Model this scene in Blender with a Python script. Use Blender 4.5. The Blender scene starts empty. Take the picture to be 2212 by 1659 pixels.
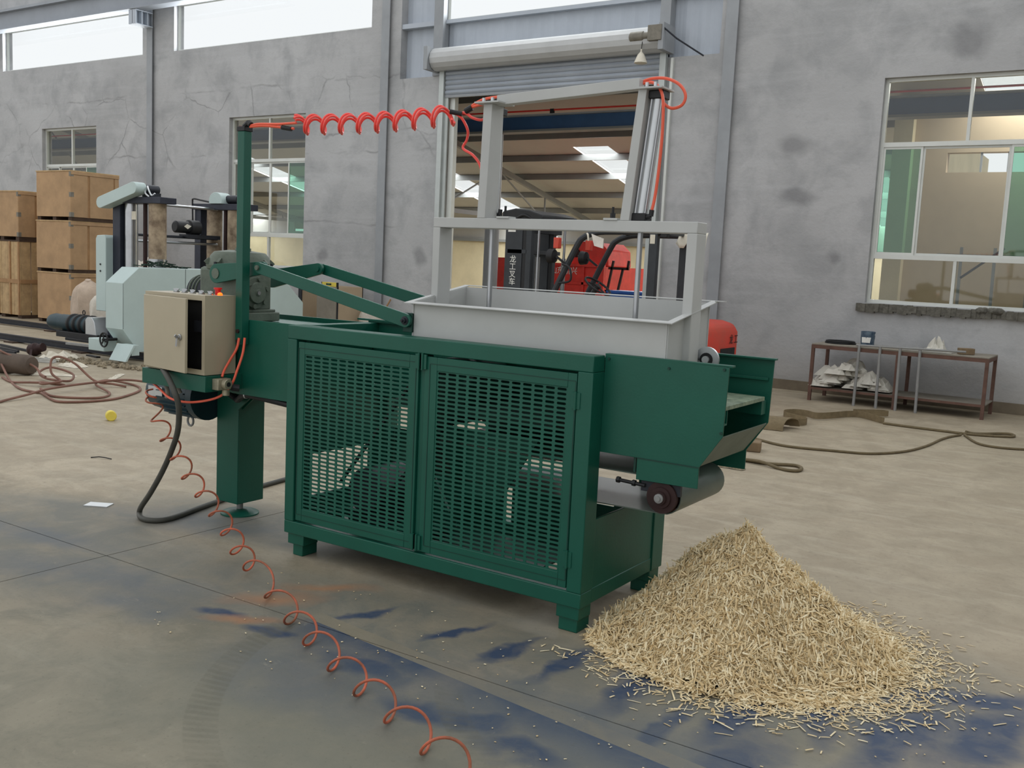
import bpy, math, random
import numpy as np
from mathutils import Vector, Matrix
random.seed(7)
C = bpy.context.scene.collection
PI = math.pi

# ------------------------------------------------------------------ camera, sky, exposure
def setup_camera():
    f, pitch, roll, yaw = 2123.15, 0.12182, 0.04737, -0.57785
    fw = Vector((math.sin(yaw)*math.cos(pitch), math.cos(yaw)*math.cos(pitch), -math.sin(pitch)))
    r = Vector((math.cos(yaw), -math.sin(yaw), 0)); u = r.cross(fw)
    c, s = math.cos(roll), math.sin(roll)
    r2 = r*c + u*s; u2 = u*c - r*s
    cam = bpy.data.cameras.new('camera'); o = bpy.data.objects.new('camera', cam); C.objects.link(o)
    cam.sensor_fit = 'HORIZONTAL'; cam.sensor_width = 36; cam.lens = f*36/2212
    cam.clip_start = .05; cam.clip_end = 300
    M = Matrix((r2, u2, -fw)).transposed().to_4x4(); M.translation = (1.9702, -3.6454, 1.6)
    o.matrix_world = M
    bpy.context.scene.camera = o
setup_camera()
sc = bpy.context.scene
sc.view_settings.view_transform = 'Standard'; sc.view_settings.look = 'None'
sc.view_settings.gamma = 1; sc.view_settings.use_curve_mapping = False
sc.view_settings.exposure = 0.0
w = bpy.data.worlds.new('overcast_sky'); sc.world = w; w.use_nodes = True
bg = w.node_tree.nodes['Background']
bg.inputs[0].default_value = (0.97, 0.985, 1.0, 1); bg.inputs[1].default_value = .99
sc.cycles.max_bounces = 6; sc.cycles.diffuse_bounces = 3; sc.cycles.transparent_max_bounces = 12
sc.cycles.glossy_bounces = 3; sc.cycles.caustics_reflective = False; sc.cycles.caustics_refractive = False

def area(name, loc, rot, sx, sy, radiance, col=(1, 1, 1)):
    l = bpy.data.lights.new(name, 'AREA'); l.shape = 'RECTANGLE'; l.size = sx; l.size_y = sy
    l.energy = radiance*PI*sx*sy; l.color = col
    o = bpy.data.objects.new(name, l); C.objects.link(o); o.location = loc; o.rotation_euler = rot; return o
# daylight through the clerestory lights of the back wall and the roof lights of the lean-to
for n, (a, b) in enumerate([(-22.5, -17.02), (-15.97, -10.45), (-8.82, -4.75), (-2.4, 3.1), (4.2, 9.0)]):  # the two rightmost belong to unseen bays added for lighting
    area('clerestory_daylight', ((a+b)/2, 10.30, 6.195), (-PI/2, 0, 0), b-a-.1, .86, 8.0, (.95, .98, 1))
for a, b in [(-21.2, -20.1), (-14.95, -14.0), (-9.47, -8.58), (-4.1, -3.1), (-27, -26)]:
    area('roof_daylight', ((a+b)/2, 19.1, 5.5-.214*(19.1-10.2)+.03), (-math.atan(.214), 0, 0), b-a, 7.0, 16.0, (.95, .98, 1))

area('roof_daylight', (.32, 13.5, 5.5-.214*3.3+.03), (-math.atan(.214), 0, 0), 2.1, .95, 14.0, (1, .97, .90))

# ------------------------------------------------------------------ materials
def lin(c):
    return tuple(((v/255)/12.92 if v/255 <= .04045 else ((v/255+.055)/1.055)**2.4) for v in c) + (1,)
MATS = {}
def mat(name, rgb, rough=.6, metal=0, var=.12, scale=6, bump=0, bscale=60, dark=None, spec=.4, dirt=0, emit=None):
    m = bpy.data.materials.new(name); m.use_nodes = True; MATS[name] = m
    nt = m.node_tree; N = nt.nodes; L = nt.links; b = N['Principled BSDF']
    b.inputs['Roughness'].default_value = rough; b.inputs['Metallic'].default_value = metal
    b.inputs['Specular IOR Level'].default_value = spec
    col = lin(rgb)
    tc = N.new('ShaderNodeNewGeometry')
    no = N.new('ShaderNodeTexNoise'); no.inputs['Scale'].default_value = scale; no.inputs['Detail'].default_value = 6
    no.inputs['Roughness'].default_value = .65
    L.new(tc.outputs['Position'], no.inputs['Vector'])
    rp = N.new('ShaderNodeValToRGB'); L.new(no.outputs['Fac'], rp.inputs[0])
    d = lin(dark) if dark else tuple(v*(1-var) for v in col[:3]) + (1,)
    hi = tuple(min(1, v*(1+var)) for v in col[:3]) + (1,)
    rp.color_ramp.elements[0].position = .3; rp.color_ramp.elements[0].color = d
    rp.color_ramp.elements[1].position = .7; rp.color_ramp.elements[1].color = hi
    L.new(rp.outputs[0], b.inputs['Base Color'])
    if bump:
        n2 = N.new('ShaderNodeTexNoise'); n2.inputs['Scale'].default_value = bscale; n2.inputs['Detail'].default_value = 4
        L.new(tc.outputs['Position'], n2.inputs['Vector'])
        bp = N.new('ShaderNodeBump'); bp.inputs['Strength'].default_value = bump; bp.inputs['Distance'].default_value = .02
        L.new(n2.outputs['Fac'], bp.inputs['Height']); L.new(bp.outputs[0], b.inputs['Normal'])
    if emit:
        b.inputs['Emission Color'].default_value = lin(emit[0]); b.inputs['Emission Strength'].default_value = emit[1]
    return m
GREEN = mat('green_paint', (17, 86, 70), .42, 0, .10, 2.5, .03, 90)
DGREEN = mat('dark_green_paint', (20, 62, 52), .55, 0, .2, 5)
GREYG = mat('grey_green_cast', (98, 108, 96), .6, 0, .22, 9, .12, 60)
WHITE = mat('grey_white_primer', (186, 188, 186), .5, 0, .07, 2.2)
STEEL = mat('bright_steel', (170, 172, 174), .28, .9, .08, 8)
ALU = mat('aluminium', (200, 204, 206), .35, .7, .05, 8)
BLACK = mat('black_plastic', (28, 29, 31), .5, 0, .2, 10)
RUBBER = mat('belt_rubber', (96, 108, 98), .55, 0, .2, 6)
BELTG = mat('belt_grey', (84, 96, 88), .36, 0, .15, 5)
REDRUST = mat('dark_red_iron', (48, 28, 27), .7, 0, .3, 12)
DARKM = mat('dark_motor_blue', (34, 58, 66), .45, 0, .2, 8)
DKIRON = mat('dark_iron', (44, 47, 54), .5, .3, .25, 8)
BEIGE = mat('beige_enamel', (176, 166, 142), .45, 0, .05, 3)
REDHOSE = mat('coral_air_hose', (255, 92, 84), .35, 0, .05, 3)
ORHOSE = mat('orange_air_hose', (238, 104, 78), .4, 0, .08, 3)
DIRTYHOSE = mat('dusty_orange_hose', (196, 98, 72), .55, 0, .35, 7, dark=(120, 84, 62))
BRHOSE = mat('dusty_brown_hose', (128, 92, 78), .65, 0, .2, 5)
CABLE = mat('grey_cable_sheath', (74, 74, 68), .55, 0, .25, 6)
BRASS = mat('dusty_valve_metal', (168, 162, 140), .45, .5, .2, 20)
LAMP = mat('red_lamp', (255, 70, 20), .3, emit=((255, 90, 20), 3))
REDBTN = mat('red_button', (214, 40, 36), .35)
WOOD = mat('plywood', (178, 146, 110), .75, 0, .16, 3, .05, 40)
WOOD2 = mat('pale_plank', (186, 158, 118), .75, 0, .22, 6, .05, 40)
WOODB = mat('crate_batten', (166, 130, 92), .75, 0, .2, 5)
TIN = mat('crate_tin', (128, 124, 114), .6, .3, .2, 14)
DKWOOD = mat('dark_gap_wood', (74, 58, 46), .85, 0, .3, 7)
SACK = mat('white_sack', (206, 200, 188), .8, 0, .12, 6, .3, 30)
SACKP = mat('pinkish_sack', (190, 172, 154), .8, 0, .15, 6, .3, 30)
BLUEG = mat('pale_blue_grey_paint', (186, 204, 202), .45, 0, .05, 2)
SAWDARK = mat('sawmill_navy_iron', (48, 52, 64), .5, .2, .2, 5)
RUSTY = mat('worn_column_paint', (168, 152, 128), .6, .1, .4, 4, dark=(96, 78, 62))
CHROME = mat('chrome_column', (176, 178, 180), .22, .85, .12, 5)
PLYC = mat('galvanised_frame', (190, 196, 194), .4, .3, .06, 5)
FRAMEA = mat('window_aluminium', (214, 217, 212), .4, .15, .05, 4)
SHUT = mat('shutter_steel', (172, 180, 190), .5, .15, .08, 2)
DRUMM = mat('shutter_drum_steel', (188, 190, 190), .5, .15, .06, 3)
CLAD = mat('blue_grey_cladding', (182, 190, 200), .55, .1, .06, 2)
COLUMN = mat('blue_grey_column', (156, 160, 164), .6, .05, .1, 2)
BEAMM = mat('crane_beam_paint', (156, 162, 170), .6, .05, .08, 2)
ROOFM = mat('roof_sheet', (166, 164, 158), .7, 0, .06, 1)
PURL = mat('purlin_steel', (124, 126, 124), .6, 0, .1, 2)
CREAM = mat('cream_plaster', (196, 184, 152), .85, 0, .12, 1.2, .1, 30)
BROWNP = mat('brown_plaster', (190, 172, 146), .85, 0, .08, 1.2)
CRANEB = mat('crane_girder_blue', (52, 88, 130), .5, 0, .1, 3)
TRUCKR = mat('truck_red', (224, 62, 52), .5, 0, .18, 4)
FORKR = mat('forklift_red', (212, 62, 46), .45, 0, .12, 5, dark=(196, 80, 62))
FORKB = mat('forklift_charcoal', (52, 56, 60), .5, .1, .2, 5)
TABLEF = mat('rusty_table_frame', (104, 78, 68), .7, .1, .25, 9)
TABLET = mat('dusty_table_sheet', (142, 136, 124), .75, 0, .15, 5)
GREYS = mat('grey_rack_tube', (142, 143, 142), .55, .2, .12, 7)
PLASTICW = mat('crumpled_film', (206, 203, 192), .5, 0, .12, 8)
FILMGREY = mat('grey_film', (152, 150, 142), .55, 0, .15, 8)
BUCKET = mat('bucket_blue_grey', (92, 108, 120), .5, .1, .45, 16, dark=(40, 60, 84))
YELLOW = mat('yellow_plastic', (228, 208, 90), .5, 0, .08, 9)
STRAP = mat('webbing_tan', (124, 110, 84), .9, 0, .2, 14, .2, 120)
ROPE = mat('dusty_rope', (112, 100, 76), .9, 0, .2, 14)
STONE = mat('brown_block', (126, 108, 84), .9, 0, .2, 8, .2, 30)
PAPER = mat('white_paper', (222, 216, 200), .85, 0, .08, 12)
RUBBLE = mat('rubble_mix', (150, 138, 116), .95, 0, .4, 25, dark=(76, 70, 56))
MORTAR = mat('rough_mortar', (104, 102, 94), .95, 0, .35, 14, .6, 24)
PLANKG = mat('dusty_bed_plate', (128, 140, 118), .7, 0, .3, 26, dark=(90, 108, 92))
BASEM = mat('baseboard_cement', (120, 110, 94), .9, 0, .2, 3)
LETW = mat('white_lettering', (232, 232, 226), .6)
LETD = mat('dark_lettering', (60, 40, 38), .6)
MIRROR = mat('mirror_glass', (206, 200, 190), .12, .2)
BLUEP = mat('blue_sheet', (36, 88, 168), .5, 0, .1, 3)
ROLLD = mat('dark_roll', (92, 80, 70), .75, 0, .2, 5)

def pane_mat(name, tint, refl=.08):
    m = bpy.data.materials.new(name); m.use_nodes = True; nt = m.node_tree; N = nt.nodes; L = nt.links
    N.remove(N['Principled BSDF'])
    t = N.new('ShaderNodeBsdfTransparent'); t.inputs[0].default_value = tint + (1,)
    g = N.new('ShaderNodeBsdfGlossy'); g.inputs['Roughness'].default_value = .03
    mx = N.new('ShaderNodeMixShader'); mx.inputs[0].default_value = refl
    L.new(t.outputs[0], mx.inputs[1]); L.new(g.outputs[0], mx.inputs[2])
    L.new(mx.outputs[0], N['Material Output'].inputs[0]); return m
CGLASS = pane_mat('clerestory_glass', (.98, .99, .99), .03); GLASS = pane_mat('clear_glass', (.93, .95, .94), .05); GGLASS = pane_mat('green_glass', (.50, .74, .63), .1)
SKYL = pane_mat('skylight_sheet', (.92, .93, .92), .02)

# floor and wall materials (position based)
def nodes_of(name):
    m = bpy.data.materials.new(name); m.use_nodes = True
    return m, m.node_tree.nodes, m.node_tree.links
def noise(N, L, vec, scale, detail=6, rough=.6, dist=0):
    n = N.new('ShaderNodeTexNoise'); n.inputs['Scale'].default_value = scale; n.inputs['Detail'].default_value = detail
    n.inputs['Roughness'].default_value = rough; n.inputs['Distortion'].default_value = dist
    L.new(vec, n.inputs['Vector']); return n.outputs['Fac']
def ramp(N, L, fac, stops):
    r = N.new('ShaderNodeValToRGB'); L.new(fac, r.inputs[0]); e = r.color_ramp.elements
    while len(e) < len(stops): e.new(.5)
    for k, (p, c) in enumerate(stops):
        e[k].position = p; e[k].color = (c, c, c, 1) if isinstance(c, (int, float)) else lin(c)
    return r.outputs[0]
def mth(N, L, op, a, b=None, clamp=False):
    n = N.new('ShaderNodeMath'); n.operation = op; n.use_clamp = clamp
    for k, v in enumerate((a, b)):
        if v is None: continue
        if isinstance(v, (int, float)): n.inputs[k].default_value = v
        else: L.new(v, n.inputs[k])
    return n.outputs[0]
def mixc(N, L, fac, a, b):
    n = N.new('ShaderNodeMix'); n.data_type = 'RGBA'
    if isinstance(fac, (int, float)): n.inputs[0].default_value = fac
    else: L.new(fac, n.inputs[0])
    for k, v in ((6, a), (7, b)):
        if isinstance(v, tuple): n.inputs[k].default_value = lin(v)
        else: L.new(v, n.inputs[k])
    return n.outputs[2]
def blob(N, L, vec, loc, rz, sx, sy, sz=None):
    mp = N.new('ShaderNodeMapping'); mp.vector_type = 'TEXTURE'
    mp.inputs['Location'].default_value = loc; mp.inputs['Rotation'].default_value = (0, 0, rz)
    mp.inputs['Scale'].default_value = (sx, sy, sz or 1)
    L.new(vec, mp.inputs[0])
    g = N.new('ShaderNodeTexGradient'); g.gradient_type = 'SPHERICAL'; L.new(mp.outputs[0], g.inputs[0])
    return g.outputs['Fac']
def combine(N, L, outs, op='MAXIMUM'):
    a = outs[0]
    for b in outs[1:]: a = mth(N, L, op, a, b)
    return a

def floor_material():
    m, N, L = nodes_of('concrete_floor'); b = N['Principled BSDF']
    g = N.new('ShaderNodeNewGeometry'); P = g.outputs['Position']
    s0 = N.new('ShaderNodeSeparateXYZ'); L.new(P, s0.inputs[0]); Y0 = s0.outputs[1]
    n1 = noise(N, L, P, .55, 8, .62, .4); n2 = noise(N, L, P, 3.2, 8, .65, .6); n3 = noise(N, L, P, 26, 5, .6)
    mp = N.new('ShaderNodeMapping'); mp.inputs['Scale'].default_value = (.5, 3.0, 1); L.new(P, mp.inputs[0])
    n4 = noise(N, L, mp.outputs[0], 2.2, 7, .65, .5)
    base = mixc(N, L, ramp(N, L, n1, [(.35, 0), (.65, 1)]), (162, 150, 128), (180, 168, 146))
    base = mixc(N, L, ramp(N, L, n2, [(.42, .55), (.62, 0)]), base, (146, 133, 112))
    base = mixc(N, L, ramp(N, L, n4, [(.52, 0), (.72, .5)]), base, (190, 180, 160))
    base = mixc(N, L, ramp(N, L, n3, [(.56, 0), (.75, .35)]), base, (110, 102, 88))
    # warped coordinates for stains
    nv = N.new('ShaderNodeTexNoise'); nv.inputs['Scale'].default_value = 3; nv.inputs['Detail'].default_value = 5
    L.new(P, nv.inputs['Vector'])
    va = N.new('ShaderNodeVectorMath'); va.operation = 'MULTIPLY_ADD'
    L.new(nv.outputs['Color'], va.inputs[0]); va.inputs[1].default_value = (.34, .34, 0)
    sub = N.new('ShaderNodeVectorMath'); sub.operation = 'SUBTRACT'; L.new(P, sub.inputs[0]); sub.inputs[1].default_value = (.17, .17, 0)
    L.new(sub.outputs[0], va.inputs[2]); W = va.outputs[0]
    nm = noise(N, L, P, 2.6, 10, .74, .6)
    nearm = ramp(N, L, mth(N, L, 'ADD', mth(N, L, 'MULTIPLY', Y0, -.25), .5), [(.35, .25), (.75, 1)])
    base = mixc(N, L, mth(N, L, 'MULTIPLY', ramp(N, L, nm, [(.44, 0), (.62, .7)]), nearm), base, (108, 104, 88))
    # grey worn band of overspray round the machine
    gz = [blob(N, L, W, (-2.6, -.75, 0), .1, 2.2, .75), blob(N, L, W, (-.4, -.5, 0), -.08, 1.7, .75), blob(N, L, W, (.9, .1, 0), .5, 1.3, .8),
          blob(N, L, W, (-2.2, .35, 0), .1, 1.4, .5), blob(N, L, W, (-3.3, -.4, 0), .1, 1.2, .5), blob(N, L, W, (.2, -1.1, 0), 0, 2.0, .8)]
    gm = mth(N, L, 'MULTIPLY', ramp(N, L, combine(N, L, gz), [(0, 0), (.5, 1)]), ramp(N, L, n2, [(.3, .35), (.6, .95)]))
    base = mixc(N, L, gm, base, (112, 112, 104))
    # greenish dusty near field
    gf = ramp(N, L, combine(N, L, [blob(N, L, W, (-.6, -1.9, 0), 0, 2.6, 1.1), blob(N, L, W, (1.2, -1.2, 0), 0, 1.6, 1.2)]), [(0, 0), (.5, .6)])
    base = mixc(N, L, gf, base, (124, 124, 110))
    # blue overspray: a masked straight edge plus soft streaks
    sx = N.new('ShaderNodeSeparateXYZ'); L.new(P, sx.inputs[0]); X, Y = sx.outputs[0], sx.outputs[1]
    edge = mth(N, L, 'ADD', mth(N, L, 'MULTIPLY', X, -.11), -.715)       # y of the mask edge
    d = mth(N, L, 'SUBTRACT', edge, Y)                                     # >0 on the near side
    side = mth(N, L, 'MULTIPLY', mth(N, L, 'GREATER_THAN', d, 0), ramp(N, L, d, [(0, 1), (.24, 0)]))
    xr = ramp(N, L, mth(N, L, 'MULTIPLY', mth(N, L, 'ADD', X, 1.1), .4), [(0, 0), (.06, 1), (.9, 1)])
    nb = noise(N, L, P, 1.6, 3, .5)
    strip = mth(N, L, 'MULTIPLY', mth(N, L, 'MULTIPLY', side, xr), ramp(N, L, nb, [(.32, .35), (.5, 1)]))
    H_ = PI/2
    bl = [blob(N, L, W, (-1.36, -.78, 0), .35, .20, .055), blob(N, L, W, (-1.0, -.80, 0), .2, .2, .07), blob(N, L, W, (-.52, -.86, 0), 0, .32, .11),
          blob(N, L, W, (-.1, -.98, 0), 0, .26, .10), blob(N, L, W, (.12, -.92, 0), .1, .22, .12), blob(N, L, W, (.35, -1.02, 0), .1, .25, .10),
          blob(N, L, W, (.45, -.28, 0), H_-.1, .42, .10), blob(N, L, W, (.36, -.06, 0), H_, .30, .07), blob(N, L, W, (.87, -.26, 0), H_-.1, .46, .13),
          blob(N, L, W, (.98, -.66, 0), H_, .40, .16), blob(N, L, W, (1.36, -.10, 0), H_-.2, .46, .16), blob(N, L, W, (1.50, .42, 0), .6, .5, .14),
          blob(N, L, W, (1.62, .12, 0), H_-.3, .55, .2), blob(N, L, W, (-.45, -.30, 0), H_-.3, .26, .05), blob(N, L, W, (-.9, -.38, 0), H_-.4, .26, .05),
          blob(N, L, W, (.12, -.30, 0), H_-.2, .30, .06), blob(N, L, W, (1.12, -.02, 0), H_, .35, .08), blob(N, L, W, (-.15, -.30, 0), H_-.3, .25, .05), blob(N, L, W, (.66, -.55, 0), H_, .25, .06)]
    bm = ramp(N, L, combine(N, L, bl), [(.02, 0), (.62, .95)])
    bm = mth(N, L, 'MAXIMUM', bm, strip)
    bm = mth(N, L, 'MULTIPLY', bm, ramp(N, L, noise(N, L, P, 7, 6, .7, .8), [(.25, .6), (.55, 1)]))
    tape = mth(N, L, 'MULTIPLY', mth(N, L, 'MULTIPLY', mth(N, L, 'GREATER_THAN', d, -.085), mth(N, L, 'LESS_THAN', d, 0)), xr)
    base = mixc(N, L, mth(N, L, 'MULTIPLY', tape, ramp(N, L, n2, [(.3, .1), (.6, .45)])), base, (150, 138, 112))
    bm = mth(N, L, 'MULTIPLY', bm, mth(N, L, 'SUBTRACT', 1, tape))
    base = mixc(N, L, mth(N, L, 'MULTIPLY', bm, .95), base, (40, 62, 94))
    hz = ramp(N, L, combine(N, L, [blob(N, L, W, (-.55, -1.05, 0), 0, .7, .35), blob(N, L, W, (.5, -.75, 0), 0, 1.3, .45), blob(N, L, W, (-2.6, .1, 0), .2, .9, .25), blob(N, L, W, (-2.2, -.85, 0), .25, 1.0, .22), blob(N, L, W, (-3.1, -.62, 0), .1, .8, .15), blob(N, L, W, (-1.7, -.95, 0), .3, .5, .2)]), [(0, 0), (.7, .6)])
    hz = mth(N, L, 'MULTIPLY', hz, ramp(N, L, noise(N, L, P, 4, 6, .65, .6), [(.3, .45), (.6, 1)]))
    base = mixc(N, L, hz, base, (92, 100, 108))
    om = ramp(N, L, combine(N, L, [blob(N, L, W, (-1.32, -.50, 0), .7, .34, .14), blob(N, L, W, (-1.2, -.76, 0), .7, .28, .08), blob(N, L, W, (-1.25, -.25, 0), .6, .3, .1)]), [(.1, 0), (.9, .55)])
    base = mixc(N, L, om, base, (176, 118, 74))
    # tyre arc marks
    def arc(cx, cy, r, wd):
        vx = mth(N, L, 'SUBTRACT', X, cx); vy = mth(N, L, 'SUBTRACT', Y, cy)
        rr = mth(N, L, 'SQRT', mth(N, L, 'ADD', mth(N, L, 'MULTIPLY', vx, vx), mth(N, L, 'MULTIPLY', vy, vy)))
        dd = mth(N, L, 'ABSOLUTE', mth(N, L, 'SUBTRACT', rr, r))
        band = ramp(N, L, dd, [(0, 1), (wd, .8), (wd*1.1, 0)])
        ang = mth(N, L, 'ARCTAN2', vy, vx)
        tread = mth(N, L, 'GREATER_THAN', mth(N, L, 'SINE', mth(N, L, 'ADD', mth(N, L, 'MULTIPLY', ang, r*150), mth(N, L, 'MULTIPLY', rr, 60))), -.2)
        return mth(N, L, 'MULTIPLY', band, ramp(N, L, tread, [(0, .45), (1, 1)]))
    ty = mth(N, L, 'MULTIPLY', mth(N, L, 'MAXIMUM', arc(.30, -.50, 1.375, .055), arc(.90, .0, 1.285, .05)), ramp(N, L, d, [(.03, 0), (.12, 1)]))
    ty = mth(N, L, 'MULTIPLY', ty, ramp(N, L, n2, [(.35, 0), (.6, .42)]))
    base = mixc(N, L, ty, base, (92, 90, 76))
    base = mixc(N, L, mth(N, L, 'MULTIPLY', ramp(N, L, noise(N, L, P, 9, 8, .78, 1.2), [(.62, 0), (.72, .45)]), nearm), base, (176, 168, 148))
    base = mixc(N, L, ramp(N, L, noise(N, L, P, 60, 4, .6), [(.60, 0), (.72, .35)]), base, (88, 84, 72))
    L.new(base, b.inputs['Base Color']); b.inputs['Roughness'].default_value = .62; b.inputs['Specular IOR Level'].default_value = .35
    bp = N.new('ShaderNodeBump'); bp.inputs['Strength'].default_value = .12; bp.inputs['Distance'].default_value = .01
    L.new(noise(N, L, P, 40, 6, .6), bp.inputs['Height']); L.new(bp.outputs[0], b.inputs['Normal'])
    return m
FLOOR = floor_material()

def wall_material():
    m, N, L = nodes_of('grey_plaster'); b = N['Principled BSDF']
    g = N.new('ShaderNodeNewGeometry'); P = g.outputs['Position']
    n1 = noise(N, L, P, .5, 6, .55, .3); n2 = noise(N, L, P, 1.7, 8, .62, .4); n3 = noise(N, L, P, 12, 5, .6)
    base = mixc(N, L, ramp(N, L, n1, [(.35, 0), (.65, 1)]), (174, 175, 176), (190, 191, 192))
    base = mixc(N, L, ramp(N, L, n2, [(.46, 0), (.68, .7)]), base, (154, 156, 158))
    mp = N.new('ShaderNodeMapping'); mp.inputs['Scale'].default_value = (.35, 1, 4); L.new(P, mp.inputs[0])
    base = mixc(N, L, ramp(N, L, noise(N, L, mp.outputs[0], 1.6, 6, .6), [(.5, 0), (.75, .3)]), base, (202, 204, 206))
    base = mixc(N, L, ramp(N, L, n3, [(.58, 0), (.75, .3)]), base, (160, 161, 162))
    # patched courses with dark joints
    nv = N.new('ShaderNodeTexNoise'); nv.inputs['Scale'].default_value = 1.4; nv.inputs['Detail'].default_value = 6; L.new(P, nv.inputs['Vector'])
    va = N.new('ShaderNodeVectorMath'); va.operation = 'MULTIPLY_ADD'; L.new(nv.outputs['Color'], va.inputs[0]); va.inputs[1].default_value = (.5, .0, .5); L.new(P, va.inputs[2])
    vo = N.new('ShaderNodeTexVoronoi'); vo.feature = 'DISTANCE_TO_EDGE'; vo.inputs['Scale'].default_value = .75
    L.new(va.outputs[0], vo.inputs['Vector'])
    crack = ramp(N, L, vo.outputs['Distance'], [(0, .8), (.014, 0)])
    sx = N.new('ShaderNodeSeparateXYZ'); L.new(P, sx.inputs[0]); X, Z = sx.outputs[0], sx.outputs[2]
    zm = ramp(N, L, mth(N, L, 'MULTIPLY', Z, .125), [(.40, 0), (.43, 1), (.60, 1), (.62, 0)])
    xm = ramp(N, L, mth(N, L, 'MULTIPLY', mth(N, L, 'ADD', X, 20), .05), [(.1, 1), (.55, 1), (.56, 0)])
    ck = mth(N, L, 'MULTIPLY', mth(N, L, 'MULTIPLY', crack, zm), mth(N, L, 'MULTIPLY', xm, ramp(N, L, noise(N, L, P, 1.1, 3), [(.42, 0), (.55, .75)])))
    # level course joints
    zz = mth(N, L, 'ADD', Z, mth(N, L, 'MULTIPLY', nv.outputs['Fac'], .3))
    for zc in (3.52, 4.83, 2.2):
        dz = mth(N, L, 'ABSOLUTE', mth(N, L, 'SUBTRACT', zz, zc + .15))
        ln = mth(N, L, 'MULTIPLY', ramp(N, L, dz, [(0, 1), (.03, 0)]), ramp(N, L, noise(N, L, P, .8, 3), [(.48, 0), (.62, .6)]))
        ck = mth(N, L, 'MAXIMUM', ck, mth(N, L, 'MULTIPLY', ln, xm))
    base = mixc(N, L, ck, base, (124, 124, 125))
    # dark blotches with their own place: a broken patch, two round scuffs, damp streaks by the right window
    bl = [blob(N, L, va.outputs[0], (-1.62, 10.2, 2.12), 0, .14, 2, .13), blob(N, L, va.outputs[0], (-8.9, 10.2, 1.9), 0, .22, 2, .24), blob(N, L, va.outputs[0], (-11.3, 10.2, 1.78), 0, .2, 2, .18),
          blob(N, L, va.outputs[0], (-2.25, 10.2, 3.7), 0, .3, 2, .24), blob(N, L, va.outputs[0], (-2.2, 10.2, 3.05), 0, .35, 2, .16), blob(N, L, va.outputs[0], (-.1, 10.2, 4.95), 0, .4, 2, .3)]
    base = mixc(N, L, ramp(N, L, combine(N, L, bl), [(.05, 0), (.6, .55)]), base, (122, 123, 125))
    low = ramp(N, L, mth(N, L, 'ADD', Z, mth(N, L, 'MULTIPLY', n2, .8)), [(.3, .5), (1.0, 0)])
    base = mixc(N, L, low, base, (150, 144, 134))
    L.new(base, b.inputs['Base Color']); b.inputs['Roughness'].default_value = .9; b.inputs['Specular IOR Level'].default_value = .2
    bp = N.new('ShaderNodeBump'); bp.inputs['Strength'].default_value = .35; bp.inputs['Distance'].default_value = .02
    L.new(mth(N, L, 'SUBTRACT', noise(N, L, P, 14, 7, .65), mth(N, L, 'MULTIPLY', ck, .6)), bp.inputs['Height']); L.new(bp.outputs[0], b.inputs['Normal'])
    return m
PLASTER = wall_material()

def shaving_material():
    m, N, L = nodes_of('wood_shaving'); b = N['Principled BSDF']
    g = N.new('ShaderNodeNewGeometry')
    r = N.new('ShaderNodeValToRGB'); L.new(g.outputs['Random Per Island'], r.inputs[0]); e = r.color_ramp.elements
    e[0].color = lin((218, 190, 140)); e[1].color = lin((252, 240, 206)); e.new(.5).color = lin((240, 219, 174))
    L.new(r.outputs[0], b.inputs['Base Color']); b.inputs['Roughness'].default_value = .75
    return m
SHAVE = shaving_material()

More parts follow.
